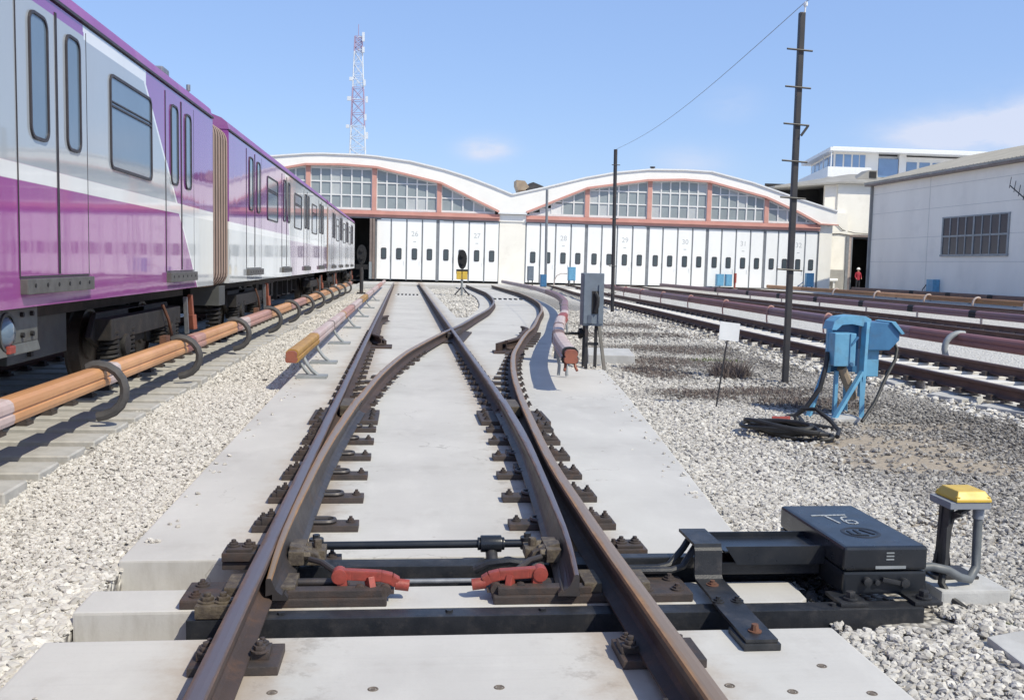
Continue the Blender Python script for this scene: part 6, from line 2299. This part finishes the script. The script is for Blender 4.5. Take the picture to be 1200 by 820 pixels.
# ------------------------------------------------------------------ worker in the doorway
def build_person():
    t = thing('person', 'person in a red jacket and white helmet standing in the dark doorway by the shed', 'person', (34.98, 73.3, 0.0))
    me = bpy.data.meshes.new('body')
    S = 1.0
    V = [(0, 0, 0.95), (0, 0, 1.10), (0, 0, 1.28), (0, 0, 1.42), (0, -0.01, 1.52), (0, -0.02, 1.62), (0, -0.02, 1.71),
         (0.17, 0, 1.40), (0.24, -0.02, 1.14), (0.20, -0.16, 0.98), (0.18, -0.22, 0.93),
         (-0.17, 0, 1.40), (-0.25, -0.02, 1.14), (-0.20, -0.14, 0.98), (-0.18, -0.20, 0.93),
         (0.09, 0, 0.88), (0.10, -0.02, 0.48), (0.10, 0.02, 0.08), (0.10, -0.12, 0.04),
         (-0.09, 0, 0.88), (-0.11, 0.0, 0.48), (-0.12, 0.06, 0.08), (-0.12, -0.08, 0.04)]
    RD = [0.15, 0.14, 0.16, 0.13, 0.055, 0.09, 0.085, 0.065, 0.05, 0.042, 0.04, 0.065, 0.05, 0.042, 0.04, 0.09, 0.065, 0.05, 0.045, 0.09, 0.065, 0.05, 0.045]
    Ed = [(0, 1), (1, 2), (2, 3), (3, 4), (4, 5), (5, 6), (3, 7), (7, 8), (8, 9), (9, 10), (3, 11), (11, 12), (12, 13), (13, 14),
          (0, 15), (15, 16), (16, 17), (17, 18), (0, 19), (19, 20), (20, 21), (21, 22)]
    me.from_pydata(V, Ed, [])
    ob = bpy.data.objects.new('body', me)
    COL.objects.link(ob)
    md = ob.modifiers.new('skin', 'SKIN')
    for i, r in enumerate(RD):
        sv = me.skin_vertices[0].data[i]
        sv.radius = (r, r * (0.72 if i in (0, 1, 2, 3) else 1))
        sv.use_root = (i == 0)
    ss = ob.modifiers.new('sub', 'SUBSURF')
    ss.levels = ss.render_levels = 1
    dg = bpy.context.evaluated_depsgraph_get()
    m2 = bpy.data.meshes.new_from_object(ob.evaluated_get(dg))
    ob.modifiers.clear()
    ob.data = m2
    m2.materials.clear()
    for k in ('jacket', 'trousers', 'skin'):
        m2.materials.append(MATS[k])
    for p in m2.polygons:
        c = p.center
        p.use_smooth = True
        hand = abs(c.x) > 0.12 and c.y < -0.17 and c.z > 0.85
        p.material_index = 2 if (c.z > 1.50 or hand) else (0 if c.z > 0.90 else 1)
    ob.parent = t
    m = MB()
    c0 = (34.98, 73.28, 1.70)
    m.lathe([(0.0, 0.135), (0.06, 0.125), (0.11, 0.08), (0.125, 0.02), (0.13, 0.0), (0.155, -0.008), (0.155, -0.02), (0.0, -0.02)], c0, 'z', 16)
    m.build('helmet', 'helmet', t)
    m = MB().cyl((34.98, 73.17, 1.63), (34.98, 73.13, 1.61), 0.02, 0.012, n=8)
    for dx in (-0.035, 0.035):
        m.cyl((34.98 + dx, 73.19, 1.655), (34.98 + dx, 73.18, 1.655), 0.012, n=6)
    m.box(35.59, 35.65, 73.18, 73.192, 1.575, 1.583)
    m.build('face', 'skin', t)


build_person()


# ------------------------------------------------------------------ ballast stones
def stones_group():
    ng = bpy.data.node_groups.new('ballast_scatter', 'GeometryNodeTree')
    ng.interface.new_socket(name='Geometry', in_out='INPUT', socket_type='NodeSocketGeometry')
    ng.interface.new_socket(name='Material', in_out='INPUT', socket_type='NodeSocketMaterial')
    ng.interface.new_socket(name='Geometry', in_out='OUTPUT', socket_type='NodeSocketGeometry')
    N, L = ng.nodes, ng.links
    gi = N.new('NodeGroupInput')
    go = N.new('NodeGroupOutput')
    g2i = N.new('GeometryNodeGeometryToInstance')
    for k in range(7):
        ico = N.new('GeometryNodeMeshIcoSphere')
        ico.inputs['Radius'].default_value = 0.5
        ico.inputs['Subdivisions'].default_value = 2
        nz = N.new('ShaderNodeTexNoise')
        nz.inputs['Scale'].default_value = 1.9
        nz.inputs['Detail'].default_value = 1.5
        pos = N.new('GeometryNodeInputPosition')
        ad = N.new('ShaderNodeVectorMath')
        ad.operation = 'ADD'
        ad.inputs[1].default_value = (k * 7.3, k * 3.1, -k * 5.7)
        L.new(pos.outputs[0], ad.inputs[0])
        L.new(ad.outputs[0], nz.inputs['Vector'])
        sb = N.new('ShaderNodeVectorMath')
        sb.operation = 'SUBTRACT'
        sb.inputs[1].default_value = (0.5, 0.5, 0.5)
        L.new(nz.outputs['Color'], sb.inputs[0])
        sc = N.new('ShaderNodeVectorMath')
        sc.operation = 'SCALE'
        sc.inputs['Scale'].default_value = 1.15
        L.new(sb.outputs[0], sc.inputs[0])
        sp = N.new('GeometryNodeSetPosition')
        L.new(ico.outputs['Mesh'], sp.inputs['Geometry'])
        L.new(sc.outputs[0], sp.inputs['Offset'])
        tr = N.new('GeometryNodeTransform')
        tr.inputs['Scale'].default_value = (1.0, 0.72 + 0.05 * (k % 3), 0.46 + 0.05 * (k % 4))
        L.new(sp.outputs[0], tr.inputs['Geometry'])
        sm = N.new('GeometryNodeSetMaterial')
        L.new(tr.outputs[0], sm.inputs['Geometry'])
        L.new(gi.outputs['Material'], sm.inputs['Material'])
        L.new(sm.outputs[0], g2i.inputs[0])
    ip = N.new('GeometryNodeInstanceOnPoints')
    ip.inputs['Pick Instance'].default_value = True
    L.new(gi.outputs['Geometry'], ip.inputs['Points'])
    L.new(g2i.outputs[0], ip.inputs['Instance'])

    def attr(name, typ):
        a = N.new('GeometryNodeInputNamedAttribute')
        a.data_type = typ
        a.inputs['Name'].default_value = name
        return a.outputs[0]
    L.new(attr('size', 'FLOAT'), ip.inputs['Scale'])
    L.new(attr('rot', 'FLOAT_VECTOR'), ip.inputs['Rotation'])
    L.new(attr('pick', 'INT'), ip.inputs['Instance Index'])
    L.new(ip.outputs[0], go.inputs[0])
    return ng


STONES = stones_group()


def scatter(name, x, y, z, size, tone, foul, mat, label=None, cat=None):
    n = len(x)
    me = bpy.data.meshes.new(name)
    me.vertices.add(n)
    co = np.stack([x, y, z], 1).astype(np.float32)
    me.vertices.foreach_set('co', co.ravel())

    def put(nm, typ, arr, key='value'):
        a = me.attributes.new(nm, typ, 'POINT')
        a.data.foreach_set(key, np.ascontiguousarray(arr).ravel())
    put('size', 'FLOAT', size.astype(np.float32))
    put('tone', 'FLOAT', tone.astype(np.float32))
    put('foul', 'FLOAT', foul.astype(np.float32))
    put('pick', 'INT', RNG.integers(0, 7, n).astype(np.int32))
    put('rot', 'FLOAT_VECTOR', (RNG.random((n, 3)) * np.array([0.9, 0.9, 6.283]) - np.array([0.45, 0.45, 0])).astype(np.float32), 'vector')
    me.update()
    ob = bpy.data.objects.new(name, me)
    COL.objects.link(ob)
    md = ob.modifiers.new('scatter', 'NODES')
    md.node_group = STONES
    for it in STONES.interface.items_tree:
        if it.in_out == 'INPUT' and it.name == 'Material':
            md[it.identifier] = MATS[mat]
    tag(ob, label, cat, kind='stuff')
    return ob


def build_ballast():
    def sample(x0, x1, y0, y1, dens):
        n = int((x1 - x0) * (y1 - y0) * dens)
        return RNG.uniform(x0, x1, n), RNG.uniform(y0, y1, n)

    def sright(y):
        return np.interp(y, [0, 3.845, 3.85, 4.88, 4.9, 8.4, 11.5, 13.9, 13.95, 16, 18.7, 24.5, 30, 41, 62],
                         [1.80, 1.80, 1.87, 1.87, 1.80, 2.25, 2.62, 2.86, 2.42, 2.40, 2.85, 3.88, 4.7, 5.6, 5.75])
    # left strip, pale beige
    xs, ys, ss = [], [], []
    for (a, b, dens, s) in ((1.5, 7, 3700, 0.032), (7, 13, 2000, 0.038), (13, 24, 700, 0.052), (24, 55, 170, 0.080)):
        x, y = sample(-3.0, -1.36, a, b, dens)
        lo = -2.62 + 0.09 * np.sin(y * 1.7) + 0.05 * np.sin(y * 4.1)
        keep = (x > lo) | (RNG.random(len(x)) < np.clip((x + 3.0) * 0.10, 0, 1))
        keep &= x < np.where(y > 27, -1.5, -1.375)
        x, y = x[keep], y[keep]
        xs.append(x)
        ys.append(y)
        ss.append(s * (0.55 + 0.75 * RNG.random(len(x)) ** 1.4))
    # a few stray stones on the sleepers' ends and in the mouth of the gap
    x, y = sample(-1.75, -1.39, 3.7, 4.95, 1800)
    xs.append(x)
    ys.append(y)
    ss.append(0.05 * (0.6 + 0.8 * RNG.random(len(x))))
    x, y, s = np.concatenate(xs), np.concatenate(ys), np.concatenate(ss)
    z = ground_z(x, y) + s * 0.18 + 0.012 * RNG.random(len(x))
    near = (x > -1.75) & (x < -1.38)
    z = np.where(near, np.maximum(z, -0.075 + s * 0.2), z)
    tone = np.clip(RNG.normal(0.62, 0.14, len(x)), 0.05, 1)
    foul = np.where(RNG.random(len(x)) < 0.05, 0.5, 0.0)
    scatter('ballast_stones', x, y, z, s, tone, foul, 'stone')
    # right field
    xs, ys, ss = [], [], []
    for (a, b, dens, s) in ((2.0, 7, 2700, 0.037), (7, 12, 1500, 0.042), (12, 20, 600, 0.054), (20, 34, 190, 0.080)):
        x, y = sample(1.75, 7.1, a, b, dens)
        keep = (x > sright(y)) & (x < 0.60 * y + 1.2) & (x < 6.95)
        keep &= ~((x > 2.50) & (x < 2.90) & (y > 4.20) & (y < 4.62))
        keep &= ~((x > 1.93) & (x < 2.42) & (y > 3.9) & (y < 4.95))
        keep &= ~((x > 2.40) & (x < 3.0) & (y > 3.2) & (y < 3.8) & ((x - 2.40) * 0.2 + 3.42 < y + 0.18))
        keep &= ~((x > 3.0) & (x < 3.85) & (y > 15.5) & (y < 16.95))
        di = np.zeros_like(x)
        for (cx, cy, rx, ry, w) in DIRT:
            di = np.maximum(di, w * np.exp(-(((x - cx) / rx) ** 2 + ((y - cy) / ry) ** 2) ** 2))
        keep &= RNG.random(len(x)) > di * 0.93
        keep &= RNG.random(len(x)) > dark_mask_np(x, y) * 0.85
        x, y = x[keep], y[keep]
        xs.append(x)
        ys.append(y)
        k = np.exp(-((x - 2.4) / 1.6) ** 2)
        ss.append(s * (0.55 + 0.75 * RNG.random(len(x)) ** 1.4) * (0.85 + 0.25 * k))
    x, y, s = np.concatenate(xs), np.concatenate(ys), np.concatenate(ss)
    z = ground_z(x, y) + s * 0.18 + 0.012 * RNG.random(len(x))
    wob = 0.35 * np.sin(y * 0.9) + 0.25 * np.sin(x * 3 + y * 2.3)
    right = np.clip((x - (2.55 + 0.20 * (y - 4)) + wob * 0.7) / 0.9, 0, 1)
    tone = np.clip(RNG.normal(0.52, 0.16, len(x)) - 0.30 * right, 0.02, 1)
    dk = dark_mask_np(x, y)
    foul = np.clip(dk * (0.3 + 0.9 * RNG.random(len(x))) + np.where(RNG.random(len(x)) < 0.08 + 0.5 * right, 0.38, 0.0), 0, 1)
    scatter('ballast_stones', x, y, z, s, tone, foul, 'stone')
    # stones kicked up on to the edges of the slabs
    x = np.concatenate([-1.36 + np.abs(RNG.normal(0, 0.08, 110)), np.zeros(0)])
    y = RNG.uniform(2.4, 26, len(x))
    y = np.where((y > 3.8) & (y < 4.95), 5.2, y)
    yr_ = RNG.uniform(5.0, 13.8, 60)
    xr_ = sright(yr_) - 0.02 - np.abs(RNG.normal(0, 0.10, len(yr_)))
    x, y = np.concatenate([x, xr_]), np.concatenate([y, yr_])
    s = 0.028 * (0.45 + 0.8 * RNG.random(len(x)))
    scatter('ballast_stones', x, y, s * 0.22, s, np.clip(RNG.normal(0.6, 0.2, len(x)), 0, 1), np.zeros(len(x)), 'stone')
    # island between the tracks and the strip beside the curve
    x, y = sample(0.9, 6.6, 27, 58, 60)
    l1 = np.array([xr(v) for v in y]) + 0.52
    d_ = np.array([dv(v) for v in y])
    l2 = np.array([xl(v) for v in y]) + d_ - 0.52
    keep = (x > l1) & (x < l2)
    x, y = x[keep], y[keep]
    s = 0.08 * (0.5 + 0.8 * RNG.random(len(x)))
    scatter('ballast_stones', x, y, ground_z(x, y) + s * 0.2, s, np.clip(RNG.normal(0.7, 0.2, len(x)), 0, 1), np.zeros(len(x)), 'stone')
    # crib stones of the tracks on the right
    xs, ys = [], []
    x, y = sample(6.2, 9.9, 9, 34, 110)
    s = 0.075 * (0.5 + 0.8 * RNG.random(len(x)))
    c = np.array([f3(v) for v in y])
    keep = (x > c - 1.75) & (np.abs(np.abs(x - c) - 0.786) > 0.12)
    x, y, s = x[keep], y[keep], s[keep]
    scatter('ballast_stones', x, y, -0.10 + s * 0.25 + 0.02 * RNG.random(len(x)), s, np.clip(RNG.normal(0.75, 0.2, len(x)), 0, 1), np.where(RNG.random(len(x)) < .15, 0.6, 0), 'stone')
    # oily black stones in the end of the trench by the machine
    x, y = sample(1.84, 2.08, 4.15, 4.98, 2600)
    s = 0.05 * (0.55 + 0.75 * RNG.random(len(x)))
    z = -0.16 + 0.14 * RNG.random(len(x))
    keep = (x > 1.87) | (y > 4.47)
    scatter('oily_stones', x[keep], y[keep], z[keep], s[keep], np.zeros(keep.sum()), np.zeros(keep.sum()), 'dark_stone')


build_ballast()


# ------------------------------------------------------------------ dry weeds
def blades(name, spots, mat, label, cat, n_per, h, kind='stuff'):
    vs, fs = [], []
    rr = random.Random(21)
    for (cx, cy, rx, ry, dens) in spots:
        for _ in range(int(n_per * dens)):
            a = rr.uniform(0, 2 * PI)
            q = math.sqrt(rr.random())
            x, y = cx + rx * q * math.cos(a), cy + ry * q * math.sin(a)
            hh = h * rr.uniform(0.4, 1.2) * (1 - 0.5 * q)
            t = rr.uniform(0, 2 * PI)
            lx, ly = rr.gauss(0, 0.45) * hh, rr.gauss(0, 0.45) * hh
            w = rr.uniform(0.002, 0.0045)
            z = -0.07
            b = len(vs)
            vs += [(x - w * math.cos(t), y - w * math.sin(t), z), (x + w * math.cos(t), y + w * math.sin(t), z),
                   (x + lx * 0.45 + w * math.cos(t), y + ly * 0.45 + w * math.sin(t), z + hh * 0.6), (x + lx * 0.45 - w * math.cos(t), y + ly * 0.45 - w * math.sin(t), z + hh * 0.6),
                   (x + lx, y + ly, z + hh)]
            fs += [(b, b + 1, b + 2, b + 3), (b + 3, b + 2, b + 4)]
    m = MB().add(vs, fs)
    o = m.build(name, mat, org=(spots[0][0], spots[0][1], -0.07), fixn=False)
    return tag(o, label, cat, kind=kind)


blades('dry_weeds', [(3.75, 14.3, 0.5, 0.9, 1.2), (4.35, 15.6, 0.7, 1.1, 1.5), (4.9, 18.2, 1.4, 1.0, 1.8), (5.6, 21.8, 1.9, 0.9, 1.6), (6.0, 25.5, 2.0, 1.0, 1.5),
                     (3.55, 11.6, 0.55, 0.65, 1.0), (4.55, 12.0, 0.8, 0.45, 1.0), (4.7, 11.0, 0.8, 0.5, 0.9)], 'brush_dry', 'low dry brown weeds in dark patches on the gravel', 'weeds', 1100, 0.075)
blades('dry_bush', [(4.70, 13.75, 0.30, 0.30, 1.0)], 'brush_dry', 'dry twiggy brown bush on the gravel between the sign and the tall pole', 'bush', 750, 0.38, kind=None)
blades('grass_tuft', [(2.66, 3.92, 0.09, 0.05, 1.0)], 'grass_green', 'small green grass tuft by the concrete plank at the lower right', 'grass tuft', 260, 0.05, kind=None)
blades('weed_tuft', [(5.2, 16.0, 0.5, 0.3, 1.0)], 'grass_green', 'thin yellow green weeds beside the dry bush', 'weeds', 260, 0.10, kind=None)
